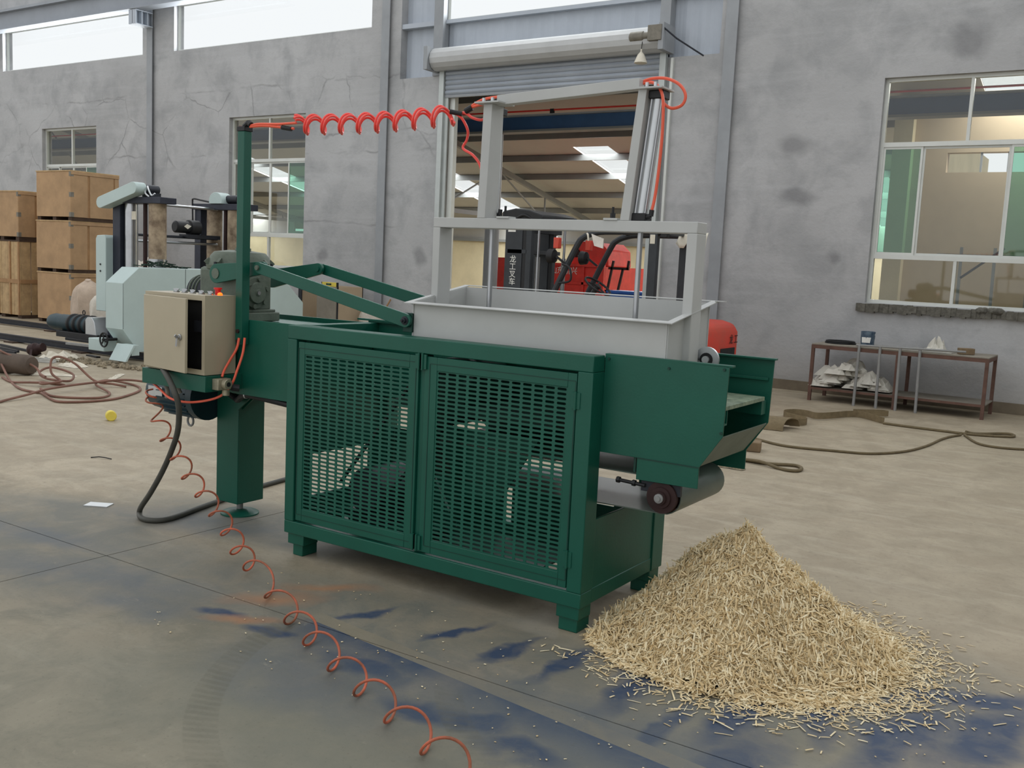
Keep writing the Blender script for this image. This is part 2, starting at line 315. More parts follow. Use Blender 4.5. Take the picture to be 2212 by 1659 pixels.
# ------------------------------------------------------------------ mesh builder and object helpers
class MB:
    def __init__(s): s.v = []; s.f = []
    def add(s, vs, fs):
        o = len(s.v); s.v += [tuple(p) for p in vs]; s.f += [tuple(i+o for i in f) for f in fs]; return s
    def box(s, x0, x1, y0, y1, z0, z1):
        vs = [(x, y, z) for z in (z0, z1) for y in (y0, y1) for x in (x0, x1)]
        return s.add(vs, [(0, 2, 3, 1), (4, 5, 7, 6), (0, 1, 5, 4), (2, 6, 7, 3), (0, 4, 6, 2), (1, 3, 7, 5)])
    def bar(s, p, q, w, h, up=(0, 0, 1)):
        p, q = Vector(p), Vector(q); d = (q-p).normalized(); u = Vector(up)
        if abs(d.dot(u)) > .98: u = Vector((0, 1, 0))
        a = d.cross(u).normalized()*w/2; c = a.cross(d).normalized()*h/2
        vs = [e+i*a+j*c for e in (p, q) for j in (-1, 1) for i in (-1, 1)]
        return s.add(vs, [(0, 1, 3, 2), (4, 6, 7, 5), (0, 4, 5, 1), (2, 3, 7, 6), (0, 2, 6, 4), (1, 5, 7, 3)])
    def cyl(s, p, q, r0, r1=None, n=20, caps=True):
        r1 = r0 if r1 is None else r1
        p, q = Vector(p), Vector(q); d = (q-p).normalized(); u = Vector((0, 0, 1)) if abs(d.z) < .9 else Vector((1, 0, 0))
        a = d.cross(u).normalized(); c = d.cross(a)
        vs = []
        for e, r in ((p, r0), (q, r1)):
            vs += [e + (a*math.cos(2*PI*k/n) + c*math.sin(2*PI*k/n))*r for k in range(n)]
        fs = [(k, (k+1) % n, n+(k+1) % n, n+k) for k in range(n)]
        if caps: fs += [tuple(reversed(range(n))), tuple(range(n, 2*n))]
        return s.add(vs, fs)
    def lathe(s, p, axis, prof, n=24):
        p = Vector(p); d = Vector(axis).normalized(); u = Vector((0, 0, 1)) if abs(d.z) < .9 else Vector((1, 0, 0))
        a = d.cross(u).normalized(); c = d.cross(a); vs = []; fs = []
        for t, r in prof: vs += [p + d*t + (a*math.cos(2*PI*k/n)+c*math.sin(2*PI*k/n))*max(r, 1e-4) for k in range(n)]
        for i in range(len(prof)-1):
            fs += [(i*n+k, i*n+(k+1) % n, (i+1)*n+(k+1) % n, (i+1)*n+k) for k in range(n)]
        fs += [tuple(reversed(range(n))), tuple(range((len(prof)-1)*n, len(prof)*n))]
        return s.add(vs, fs)
    def prism(s, poly, ax, a0, a1):
        n = len(poly)
        def P(a, q): return {'x': (a, q[0], q[1]), 'y': (q[0], a, q[1]), 'z': (q[0], q[1], a)}[ax]
        vs = [P(a0, q) for q in poly] + [P(a1, q) for q in poly]
        return s.add(vs, [(k, (k+1) % n, n+(k+1) % n, n+k) for k in range(n)] + [tuple(reversed(range(n))), tuple(range(n, 2*n))])
    def tube(s, pts, r, n=8, closed=False):
        pts = [Vector(p) for p in pts]; m = len(pts)
        T = [((pts[(i+1) % m] if closed or i < m-1 else pts[i]) - (pts[i-1] if closed or i > 0 else pts[i])).normalized() for i in range(m)]
        u = Vector((0, 0, 1)) if abs(T[0].z) < .9 else Vector((1, 0, 0)); nrm = (u - T[0]*u.dot(T[0])).normalized()
        vs = []
        for i in range(m):
            nrm = (nrm - T[i]*nrm.dot(T[i])).normalized(); b = T[i].cross(nrm)
            vs += [pts[i] + (nrm*math.cos(2*PI*k/n) + b*math.sin(2*PI*k/n))*r for k in range(n)]
        fs = []
        for i in range(m if closed else m-1):
            j = (i+1) % m
            fs += [(i*n+k, i*n+(k+1) % n, j*n+(k+1) % n, j*n+k) for k in range(n)]
        if not closed: fs += [tuple(reversed(range(n))), tuple(range((m-1)*n, m*n))]
        return s.add(vs, fs)
    def ribbon(s, pts, nrms, w, t):
        # strap of width w along pts, width direction given per point
        pts = [Vector(p) for p in pts]; m = len(pts); vs = []
        for i in range(m):
            T = (pts[min(i+1, m-1)]-pts[max(i-1, 0)]).normalized(); wd = Vector(nrms[i]).normalized(); n = T.cross(wd).normalized()
            for a, b in ((-1, -1), (1, -1), (1, 1), (-1, 1)): vs.append(pts[i] + wd*w/2*a + n*t/2*b)
        fs = [(i*4+k, i*4+(k+1) % 4, i*4+4+(k+1) % 4, i*4+4+k) for i in range(m-1) for k in range(4)] + [(3, 2, 1, 0), tuple(range(m*4-4, m*4))]
        return s.add(vs, fs)

def spline(pts, k=8):
    pts = [Vector(p) for p in pts]; out = []; m = len(pts)
    for i in range(m-1):
        p0, p1, p2, p3 = pts[max(i-1, 0)], pts[i], pts[i+1], pts[min(i+2, m-1)]
        for j in range(k):
            t = j/k
            out.append(.5*((2*p1) + (p2-p0)*t + (2*p0-5*p1+4*p2-p3)*t*t + (3*p1-p0-3*p2+p3)*t**3))
    out.append(pts[-1]); return out

WORLD = {}
def base_of(o): return WORLD.get(o.name, Vector((0, 0, 0)))
def make_mesh(name, mb, m, off=Vector((0, 0, 0)), smooth=True, ang=35):
    me = bpy.data.meshes.new(name)
    me.from_pydata([(p[0]-off[0], p[1]-off[1], p[2]-off[2]) for p in mb.v], [], mb.f); me.validate(); me.update()
    if m: me.materials.append(m)
    if smooth and len(me.polygons):
        me.polygons.foreach_set('use_smooth', [True]*len(me.polygons)); me.set_sharp_from_angle(angle=math.radians(ang))
    return me
def bevel(o, wd, seg=2):
    md = o.modifiers.new('edge', 'BEVEL'); md.width = wd; md.segments = seg; md.limit_method = 'ANGLE'; md.angle_limit = math.radians(40)
    md.harden_normals = False
def part(name, mb, m, parent, bev=0, label=None, kind=None, smooth=True, loc=None):
    """a mesh part; mb in world coordinates unless the parent was given a rotation"""
    off = base_of(parent) if loc is None else Vector(loc)
    o = bpy.data.objects.new(name, make_mesh(name, mb, m, off, smooth)); C.objects.link(o); o.parent = parent
    if loc is not None: o.location = Vector(loc) - base_of(parent)
    WORLD[o.name] = off
    if bev: bevel(o, bev)
    if label: o['label'] = label
    if kind: o['kind'] = kind
    return o
def twin(o, parent, shift=(0, 0, 0), label=None):
    c = o.copy(); C.objects.link(c); c.parent = parent; c.location = Vector(o.location) + Vector(shift); WORLD[c.name] = base_of(parent)
    if label: c['label'] = label
    return c
def thing(name, label, cat, loc=(0, 0, 0), group=None):
    o = bpy.data.objects.new(name, None); C.objects.link(o); o.empty_display_size = .1
    o.location = loc; WORLD[o.name] = Vector(loc); o['label'] = label; o['category'] = cat
    if group: o['group'] = group
    return o
def single(name, mb, m, label, cat, loc=(0, 0, 0), group=None, bev=0, kind=None, rot=None):
    o = bpy.data.objects.new(name, make_mesh(name, mb, m, Vector((0, 0, 0)) if rot else Vector(loc))); C.objects.link(o); o.location = loc; WORLD[o.name] = Vector(loc)
    if rot: o.rotation_euler = rot
    o['label'] = label; o['category'] = cat
    if group: o['group'] = group
    if kind: o['kind'] = kind
    if bev: bevel(o, bev)
    return o
def struct(name, mb, m, bev=0, smooth=True):
    o = bpy.data.objects.new(name, make_mesh(name, mb, m, smooth=smooth)) if mb else bpy.data.objects.new(name, None)
    C.objects.link(o); o['kind'] = 'structure'; WORLD[o.name] = Vector((0, 0, 0))
    if bev: bevel(o, bev)
    return o
def text(name, body, size, m, parent, loc, rot, ext=.001):
    cu = bpy.data.curves.new(name, 'FONT'); cu.body = body; cu.size = size; cu.extrude = ext; cu.align_x = 'CENTER'; cu.align_y = 'CENTER'
    tmp = bpy.data.objects.new('tmp_text', cu); C.objects.link(tmp)
    me = bpy.data.meshes.new_from_object(tmp.evaluated_get(bpy.context.evaluated_depsgraph_get()))
    bpy.data.objects.remove(tmp); bpy.data.curves.remove(cu)
    me.materials.clear(); me.materials.append(m)
    o = bpy.data.objects.new(name, me); C.objects.link(o); o.parent = parent
    o.location = Vector(loc)-base_of(parent); o.rotation_euler = rot; return o

# ------------------------------------------------------------------ the setting
YW = 10.21
def holed_wall(x0, x1, z0, z1, y0, y1, holes):
    xs = sorted({x0, x1, *[h[0] for h in holes], *[h[1] for h in holes]}); zs = sorted({z0, z1, *[h[2] for h in holes], *[h[3] for h in holes]})
    nx, nz = len(xs)-1, len(zs)-1
    def solid(i, k):
        if i < 0 or k < 0 or i >= nx or k >= nz: return False
        cx, cz = (xs[i]+xs[i+1])/2, (zs[k]+zs[k+1])/2
        return not any(h[0] < cx < h[1] and h[2] < cz < h[3] for h in holes)
    mb = MB()
    for i in range(nx):
        for k in range(nz):
            if not solid(i, k): continue
            a, b, c, d = xs[i], xs[i+1], zs[k], zs[k+1]
            mb.add([(a, y0, c), (b, y0, c), (b, y0, d), (a, y0, d)], [(0, 1, 2, 3)])
            mb.add([(a, y1, c), (b, y1, c), (b, y1, d), (a, y1, d)], [(3, 2, 1, 0)])
            if not solid(i-1, k): mb.add([(a, y0, c), (a, y0, d), (a, y1, d), (a, y1, c)], [(0, 1, 2, 3)])
            if not solid(i+1, k): mb.add([(b, y0, c), (b, y0, d), (b, y1, d), (b, y1, c)], [(3, 2, 1, 0)])
            if not solid(i, k-1): mb.add([(a, y0, c), (b, y0, c), (b, y1, c), (a, y1, c)], [(3, 2, 1, 0)])
            if not solid(i, k+1): mb.add([(a, y0, d), (b, y0, d), (b, y1, d), (a, y1, d)], [(0, 1, 2, 3)])
    return mb
# floor: slabs with a sawn joint between them
fl = struct('floor', MB().box(-45, 12, -9, 34, -.35, -.12), FLOOR)
jx, jy = -2.45, -.635
for n, (a, b, c, d) in enumerate([(-45, jx-.003, -9, jy-.003), (jx+.003, 12, -9, jy-.003), (-45, jx-.003, jy+.003, 10.0), (jx+.003, 12, jy+.003, 10.0), (-45, 12, 10.006, 34)]):
    part('slab', MB().box(a, b, c, d, -.12, 0), FLOOR, fl, smooth=False)
WIN = [(-20.85, -18.70), (-14.22, -12.06), (-1.40, .74)]
CLER = [(-22.5, -17.02), (-15.97, -10.45), (-8.82, -4.75), (-2.4, 3.1), (4.2, 9.0)]  # bays right of the gate are unseen, added for their light
BAY = (-9.75, -3.75)
holes = [(a, b, 1.30, 4.27) for a, b in WIN] + [(a, b, 5.71, 6.68) for a, b in CLER if a != -8.82] + [(-8.72, -4.62, 0, 4.76), (BAY[0], BAY[1], 4.76, 7.2)]
wall = struct('wall_back', holed_wall(-34, 11, 0, 8.2, YW, YW+.25, holes), PLASTER, smooth=False)
struct('wall_right_unseen', MB().box(8.6, 8.85, -9, YW, 0, 8.2), PLASTER, smooth=False)  # unseen wall, added to block sky light from the right
# metal cladding above the gate
mb = MB()
for (a, b, c, d) in [(BAY[0], -8.82, 4.76, 7.2), (-4.75, BAY[1], 4.76, 7.2), (-8.82, -4.75, 4.76, 5.68), (-8.82, -4.75, 6.68, 7.2)]:
    n = max(2, int((b-a)/.06)); xs = [a+(b-a)*k/n for k in range(n+1)]
    vs = []; fs = []
    for k, x in enumerate(xs):
        yy = YW + .16 + (.012 if k % 4 in (0, 1) else 0); vs += [(x, yy, c), (x, yy, d)]
    fs = [(2*k, 2*k+2, 2*k+3, 2*k+1) for k in range(n)]; mb.add(vs, fs)
    mb.box(a, b, YW+.18, YW+.2, c, d)
struct('wall_upper', mb, CLAD, smooth=False)
tr = struct('trim_1', MB().box(-9.0, -8.8, YW-.03, YW+.14, 4.76, 7.2), COLUMN, .004)
part('girt', MB().box(BAY[0], -9.0, YW+.02, YW+.14, 5.62, 5.70), CLAD, tr); part('girt', MB().box(-8.8, -3.75, YW+.05, YW+.14, 5.64, 5.70), CLAD, tr)
struct('trim_2', MB().box(-4.72, -4.55, YW-.03, YW+.14, 4.76, 7.2), COLUMN, .004)
struct('trim_3', MB().box(-4.49, -4.45, YW-.05, YW, 0, 4.74), FRAMEA)                       # pale pipe right of the gate
struct('baseboard_back', MB().box(-34, -8.75, YW-.025, YW, 0, .14).box(-4.6, 11, YW-.025, YW, 0, .14), BASEM)
# steel columns of the hall
for n, xc in enumerate((-16.70, -10.06, -3.57)):
    hw = .09; t = .014; yf = YW-.07
    mb = MB().box(xc-hw, xc+hw, yf, yf+t, 0, 8.2).box(xc-.006, xc+.006, yf+t, YW+.24, 0, 8.2)
    struct('trim_%d' % (4+n), mb, COLUMN)
    if n < 1:
        zt_, zl_, yt = 6.52, 6.24, 9.72     # crane corbel with ribs
        cb = MB().box(xc-.12, xc+.12, yt, yf, zt_-.016, zt_).box(xc-.12, xc+.12, yt, yf, zl_-.016, zl_).box(xc-.006, xc+.006, yt, yf, zl_, zt_-.016)
        for yy in (yt+.006, yt+.15, yt+.29): cb.box(xc-.12, xc+.12, yy-.006, yy+.006, zl_, zt_-.016)
        struct('trim_%d' % (8+n), cb, CLAD)
# crane runway beam
cr = struct('trim_7', MB().box(-34, -13.2, 9.70, 9.96, 6.53, 6.55).box(-34, -13.2, 9.82, 9.84, 6.55, 6.93).box(-34, -13.2, 9.70, 9.96, 6.93, 6.95), BEAMM); part('rail', MB().box(-34, -13.2, 9.80, 9.86, 6.95, 7.03), COLUMN, cr)
# windows: fixed top lights, sliding middle sashes, fixed bottom lights
def window(n, x0, x1, green):
    y0, y1 = YW+.09, YW+.15; w = .045
    f = MB()
    for a, b, c, d in [(x0, x0+w, 1.30, 4.27), (x1-w, x1, 1.30, 4.27), (x0+w, x1-w, 1.30, 1.30+w), (x0+w, x1-w, 4.27-w, 4.27)]: f.box(a, b, y0, y1, c, d)
    W = struct('window_%d' % n, f, FRAMEA)
    xm = (x0+x1)/2
    for z in (1.93, 3.41): part('transom', MB().box(x0+w, x1-w, y0-.005, y1+.005, z-.03, z+.03), FRAMEA, W)
    for a, b in ((1.30+w, 1.90), (3.44, 4.27-w)): part('mullion', MB().box(xm-.02, xm+.02, y0, y1, a, b), FRAMEA, W)
    for a, b in ((x0+w, xm-.02), (xm+.02, x1-w)):
        part('pane', MB().box(a, b, y0+.026, y0+.032, 1.30+w, 1.90), GLASS, W); part('pane', MB().box(a, b, y0+.026, y0+.032, 3.44, 4.27-w), GLASS, W)
    q = (x1-x0)/4
    cuts = [(x0+w, x0+q+.01, GGLASS), (x0+q+.01, x1-q-.01, GLASS), (x1-q-.01, x1-w, GGLASS)] if green else [(x0+w, x0+q+.01, GLASS), (x0+q+.01, xm, GLASS), (xm, x1-q-.01, GLASS), (x1-q-.01, x1-w, GGLASS)]
    for k, (a, b, g) in enumerate(cuts):
        yy = y0+.012 if k in (0, len(cuts)-1) else y0+.036
        s = MB().box(a, a+.028, yy, yy+.022, 1.96, 3.38).box(b-.028, b, yy, yy+.022, 1.96, 3.38).box(a+.028, b-.028, yy, yy+.022, 1.96, 1.99).box(a+.028, b-.028, yy, yy+.022, 3.35, 3.38)
        S = part('sash', s, FRAMEA, W)
        part('pane', MB().box(a+.02, b-.02, yy+.009, yy+.013, 1.985, 3.355), g, S)
    return W
for n, (a, b) in enumerate(WIN): 
    W = window(n+1, a, b, n == 2)
    if n == 2:
        sill = MB(); rs = random.Random(3); xs = [a-.1+k*.06 for k in range(40)]
        for x in xs: sill.box(x, x+.065, YW-.05-rs.random()*.03, YW+.1, 1.20-rs.random()*.03, 1.285+rs.random()*.012)
        part('sill', sill, MORTAR, W)
        lump = MB()
        for k in range(14): lump.lathe((-.02+rs.random()*.34, YW-.06+rs.random()*.05, 1.27), (rs.random()-.5, rs.random()-.5, 1), [(0, .05), (.02, .055), (.05, .03), (.06, .005)], 8)
        part('mortar_lump', lump, MORTAR, W)
for n, (a, b) in enumerate(CLER):
    w = .04; y0, y1 = YW+.1, YW+.15; f = MB()
    zt, zb = 6.68, 5.71 if a != -8.82 else 5.68
    for q in [(a, a+w, zb, zt), (b-w, b, zb, zt), (a+w, b-w, zb, zb+w), (a+w, b-w, zt-w, zt)]: f.box(q[0], q[1], y0, y1, q[2], q[3])
    W = struct('window_%d' % (4+n), f, FRAMEA)
    part('pane', MB().box(a+w, b-w, y0+.02, y0+.026, zb+w, zt-w), CGLASS, W)
# roller shutter gate
D = struct('door_1', None, None)
for sx, xx in ((1, -8.74), (-1, -4.60)):
    part('guide_rail', MB().box(xx-.05, xx+.05, YW-.10, YW+.02, 0, 4.9).box(xx+sx*.05, xx+sx*.12, YW-.05, YW-.02, 0, 4.42), PLYC, D, .003)
part('inner_post', MB().box(-8.62, -8.52, YW+.02, YW+.12, 0, 4.4), FRAMEA, D)
def slat_mb(z):
    h = .078; x0, x1 = -8.68, -4.66; pts = [(YW-.045, z), (YW-.058, z+.012), (YW-.068, z+.035), (YW-.058, z+.06), (YW-.045, z+h), (YW-.03, z+h), (YW-.03, z)]
    return MB().prism(pts, 'x', x0, x1)
s0 = part('slat', slat_mb(4.42), SHUT, D)
for k in range(1, 6): twin(s0, D, (0, 0, .082*k))
part('bottom_bar', MB().box(-8.68, -4.66, YW-.06, YW-.02, 4.37, 4.415), COLUMN, D)
dr = MB().lathe((-8.82, YW-.17, 4.99), (1, 0, 0), [(0, .19), (4.28, .19)], 14)
part('drum', dr, DRUMM, D, smooth=False)
for xx in (-8.90, -4.54): part('end_plate', MB().box(xx-.01, xx+.07, YW-.40, YW, 4.80, 5.18), COLUMN, D)
part('drum_cap', MB().cyl((-8.98, YW-.17, 4.99), (-8.90, YW-.17, 4.99), .15), COLUMN, D)
mo = part('gate_motor', MB().lathe((-5.05, YW-.32, 5.02), (1, 0, 0), [(0, .05), (.02, .075), (.22, .075), (.24, .06), (.38, .06)], 14).box(-4.72, -4.5, YW-.42, YW-.22, 4.93, 5.15), TIN, D, .004)
part('brush_tassel', MB().lathe((-4.83, YW-.36, 4.83), (0, 0, -1), [(0, .012), (.04, .014), (.08, .05), (.2, .10), (.21, .08)], 12), PAPER, mo)
part('hanging_cord', MB().tube([(-4.83, YW-.34, 4.97), (-4.83, YW-.36, 4.83)], .006, 6), BLACK, mo)
part('gate_chain', MB().tube([(-4.5, YW-.38, 5.12), (-4.3, YW-.3, 4.95), (-3.95, YW-.1, 4.72)], .012, 6), DKIRON, D)

# ------------------------------------------------------------------ the lean-to hall beyond the wall
SL = .214
def zr(y): return 5.5-SL*(y-10.2)
STRIPS = [(-21.2, -20.1), (-14.95, -14.0), (-9.47, -8.58), (-4.1, -3.1), (-27, -26)]
XR = -1.85
xs = [-40] + sorted([v for s in STRIPS for v in s]) + [XR]
mb = MB()
def roof_piece(a, b, y0, y1):
    mb.prism([(y0, zr(y0)), (y1, zr(y1)), (y1, zr(y1)+.04), (y0, zr(y0)+.04)], 'x', a, b)
for k in range(0, len(xs)-1, 2): roof_piece(xs[k], xs[k+1], YW+.25, 24)
for a, b in STRIPS: roof_piece(a, b, YW+.25, 15.95); roof_piece(a, b, 22.6, 24)
roof_piece(XR, 11, YW+.25, 13.0); roof_piece(XR, -.75, 13.0, 14.0); roof_piece(1.4, 11, 13.0, 14.0)
ceil = struct('ceiling', mb, ROOFM, smooth=False)
for a, b in STRIPS:
    part('skylight', MB().prism([(15.95, zr(15.95)+.05), (22.6, zr(22.6)+.05), (22.6, zr(22.6)+.054), (15.95, zr(15.95)+.054)], 'x', a, b), SKYL, ceil)
part('skylight', MB().prism([(13.0, zr(13.0)+.05), (14.0, zr(14.0)+.05), (14.0, zr(14.0)+.054), (13.0, zr(13.0)+.054)], 'x', -.75, 1.4), SKYL, ceil)
for y in (12.2, 12.9, 15.03, 16.44, 17.8, 19.33, 20.8, 22.3):
    part('purlin', MB().box(-40, XR if y > 14 else 11, y-.03, y+.03, zr(y)-.14, zr(y)-.005), PURL, ceil)
for xt in (-24.0, -11.9):
    T = part('rafter', MB().bar((xt, 10.5, zr(10.5)-.24), (xt, 23.8, zr(23.8)-.24), .09, .12), PURL, ceil)
    zb = 2.75
    part('tie_beam', MB().box(xt-.05, xt+.05, 10.5, 23.8, zb-.05, zb+.05), PURL, T)
    ys = [12.2, 14.2, 16.6, 18.8, 21.0, 23.0]
    for k, y in enumerate(ys):
        if zr(y)-.3 > zb+.1: part('web_strut', MB().bar((xt, y, zr(y)-.28), (xt, y, zb), .035, .035), PURL, T)
        if k+1 < len(ys): part('web_strut', MB().bar((xt, y if k % 2 == 0 else ys[k+1], zr(y if k % 2 == 0 else ys[k+1])-.28), (xt, ys[k+1] if k % 2 == 0 else y, zb), .03, .03), PURL, T)
far = struct('wall_far', MB().box(-40, XR, 22, 22.2, 0, 2.25), CREAM, smooth=False)
part('coping', MB().box(-40, XR, 21.93, 22.22, 2.25, 2.33), PURL, far)
part('upper_sheet', holed_wall(-40, XR, 2.33, 2.95, 22.05, 22.1, [(-14.6, -13.4, 2.4, 2.95), (-24.5, -22, 2.4, 2.95)]), ROOFM, far)
par = struct('wall_side', holed_wall(-1.75, 11, 0, 4.7, 14, 14.2, [(-1.22, 1.2, 3.42, 3.74)]), BROWNP, smooth=False)
part('window_bar', MB().box(-.72, -.69, 14.02, 14.06, 3.42, 3.74), COLUMN, par); part('window_bar', MB().box(-.32, -.29, 14.02, 14.06, 3.42, 3.74), COLUMN, par)
par2 = struct('wall_partition', MB().box(-1.95, -1.75, 14, 22, 0, zr(14)-.15).box(-2.05, -1.75, 13.8, 14.2, 0, zr(14)-.1), CREAM, smooth=False)
struct('trim_10', MB().cyl((-9.20, 12.5, 0), (-9.20, 12.5, zr(12.5)-.01), .145, n=20), COLUMN)
struct('trim_11', MB().box(-3.75, -3.6, YW-.05, YW, 0, .01), COLUMN)
g = thing('crane_girder', 'blue overhead crane girder seen through the gate under the shed roof', 'crane girder', (-12, 12.5, 4.05))
part('web_plate', MB().box(-34, 4, 12.45, 12.55, 4.13, 4.38), CRANEB, g)
part('bottom_flange', MB().box(-34, 4, 12.36, 12.64, 4.09, 4.13), PURL, g); part('top_flange', MB().box(-34, 4, 12.36, 12.64, 4.38, 4.41), COLUMN, g)
part('conductor_line', MB().tube([(-34, 12.36, 4.47), (4, 12.36, 4.47)], .016, 6), TRUCKR, g, label='thin red conductor line')
part('clamp', MB().box(-7.9, -7.82, 12.34, 12.38, 4.41, 4.49), BLACK, g)
# ------------------------------------------------------------------ end of setting
# ------------------------------------------------------------------ the shaving machine
M = thing('wood_shaving_machine', 'dark green wood shaving machine with grey hopper, mesh doors and a control box', 'machine', (-.9, .4, 0))
ZT, ZB, XL, DP = 1.228, .118, -1.82, .84
def rbox(name, x0, x1, y0, y1, z0, z1, m, par, bev=.003, **k): return part(name, MB().box(x0, x1, y0, y1, z0, z1), m, par, bev, **k)
# cabinet frame
cf = MB().box(XL, 0, 0, .10, 1.157, ZT).box(XL, 0, 0, .10, ZB, .186).box(XL, XL+.066, .0, .10, .186, 1.157).box(-.074, 0, 0, .105, .186, 1.157)
cf.box(XL, XL+.066, DP-.1, DP, ZB, ZT).box(-.1, 0, DP-.12, DP, ZB, .70).box(XL+.066, -.1, DP-.08, DP, ZB, .186).box(XL, 0, .56+.1, DP, 1.15, ZT)
cf.box(XL, XL+.06, .1, DP-.1, ZB, .186).box(-.08, -.005, .105, DP-.12, ZB, .186).box(XL, XL+.06, .1, DP-.1, 1.15, ZT).box(-.945, -.905, .02, .07, .186, 1.157)
CF = part('cabinet_frame', cf, GREEN, M, .004)
for sx in (0, 1):
    for sy in (0, 1):
        x0 = XL+.02 if sx == 0 else -.125; y0 = .01 if sy == 0 else DP-.12
        part('foot', MB().box(x0, x0+.115, y0, y0+.11, .06, ZB).box(x0+.03 if sx == 0 else x0+.01, x0+.10 if sx == 0 else x0+.105, y0+.01, y0+.12, 0, .06), GREEN, M, .004)
part('end_panel', MB().prism([(.107, ZB+.02), (DP-.12, ZB+.02), (DP-.12, .50), (.107, .50)], 'x', -.02, -.008), GREEN, M, .002)
part('end_panel', MB().box(XL+.01, XL+.02, .1, DP-.1, .52, 1.15).box(XL+.01, XL+.02, .1, DP-.1, .186, .29).box(XL+.01, XL+.02, .1, .17, .29, .52).box(XL+.01, XL+.02, .64, DP-.1, .29, .52), GREEN, M)
part('bottom_tray', MB().box(-1.76, -.42, .10, DP-.1, .125, .135), DGREEN, M)
part('back_panel', MB().box(-1.75, -.95, DP-.03, DP-.02, .186, .60), GREEN, M, .002)
part('back_panel', MB().box(-.90, -.10, DP-.03, DP-.02, .186, .38), GREEN, M, .002)
part('back_panel', MB().box(-1.75, -.1, DP-.03, DP-.02, .82, 1.15), GREEN, M, .002)
# mesh doors
def mesh_door(x0, x1, mx0, mx1, hinges):
    z0, z1 = .196, 1.146; mz0, mz1 = .262, 1.082; nc, nr = 12, 39
    fr = MB(); y0, y1 = .006, .03
    fr.box(x0, mx0, y0, y1, z0, z1).box(mx1, x1, y0, y1, z0, z1).box(mx0, mx1, y0, y1, z0, mz0).box(mx0, mx1, y0, y1, mz1, z1)
    Dr = part('mesh_door', fr, GREEN, M, .0025)
    part('inner_border', MB().box(mx0-.042, mx0-.038, y0-.0018, y0, mz0-.03, mz1+.03).box(mx1+.038, mx1+.042, y0-.0018, y0, mz0-.03, mz1+.03).box(mx0-.038, mx1+.038, y0-.0018, y0, mz1+.03, mz1+.033).box(mx0-.038, mx1+.038, y0-.0018, y0, mz0-.033, mz0-.03), DGREEN, Dr)
    pw, ph = (mx1-mx0)/nc, (mz1-mz0)/nr; sw, sh = pw*.79, ph*.54
    g = MB(); yf, yb = .010, .0135; K = 4; r = sh/2
    loop = [(sw/2-r+r*math.cos(-PI/2+PI*k/K), r*math.sin(-PI/2+PI*k/K)) for k in range(K+1)] + [(-sw/2+r+r*math.cos(PI/2+PI*k/K), r*math.sin(PI/2+PI*k/K)) for k in range(K+1)]
    n = len(loop)
    out = []
    for (a, b) in loop:
        # matching point on the cell border
        out.append((pw/2 if a > 0 else -pw/2, max(-ph/2, min(ph/2, b/r*ph/2))))
    for i in range(nc):
        for j in range(nr):
            cx, cz = mx0+(i+.5)*pw, mz0+(j+.5)*ph
            vs = [(cx+a, yf, cz+b) for a, b in loop] + [(cx+a, yf, cz+b) for a, b in out] + [(cx+a, yb, cz+b) for a, b in loop]
            o = len(g.v); g.v += vs
            for k in range(n):
                q = (k+1) % n
                g.f.append((o+n+k, o+n+q, o+q, o+k)); g.f.append((o+k, o+q, o+2*n+q, o+2*n+k))
    part('slotted_sheet', g, GREEN, Dr, smooth=False)
    for hx, hz in hinges:
        h = MB().box(hx-.022, hx+.022, -.004, .006, hz-.035, hz+.035).cyl((hx, -.006, hz-.04), (hx, -.006, hz+.04), .006, n=10)
        part('hinge', h, GREEN, Dr)
    return Dr
mesh_door(-1.744, -.946, -1.700, -1.000, [(-.937, 1.12), (-.937, .24)])
mesh_door(-.908, -.080, -.836, -.124, [(-.915, 1.12), (-.915, .24), (-.077, 1.03), (-.077, .33)])
# what shows through the mesh
part('cutter_drum', MB().cyl((-.95, .16, .95), (-.95, .60, .95), .17, n=28).box(-1.2, -.25, .14, .62, .86, .90), DGREEN, M)
mt = part('cabinet_motor', MB().lathe((-1.45, .2, .36), (0, 1, 0), [(0, .10), (.03, .125), (.30, .125), (.33, .10), (.42, .10)], 20).box(-1.58, -1.32, .24, .46, .186, .25), DKIRON, M)
part('motor_bracket', MB().box(-1.62, -1.1, .2, .6, .17, .19), GREEN, M); part('gusset', MB().prism([(-1.25, .19), (-1.05, .19), (-1.25, .5)], 'y', .5, .52), GREEN, M); part('gusset', MB().prism([(-.3, .19), (-.12, .19), (-.12, .55)], 'y', .62, .64), GREEN, M)
part('drive_belt', MB().bar((-1.58, .17, .40), (-1.12, .17, .98), .02, .012), BLACK, M); part('drive_belt', MB().bar((-1.34, .17, .30), (-.80, .17, .88), .02, .012), BLACK, M)
part('chute_plate', MB().prism([(-1.0, .80), (-.35, .80), (-.55, .48), (-.75, .48)], 'y', .16, .17), GREEN, M); part('chute_plate', MB().prism([(-1.0, .80), (-.35, .80), (-.5, .62), (-.8, .62)], 'y', .58, .59), GREEN, M)
part('belt_bracket', MB().box(-.80, -.775, .10, .125, .30, .80), GREEN, M); part('belt_bracket', MB().box(-.16, -.135, .10, .125, .30, .80), GREEN, M)
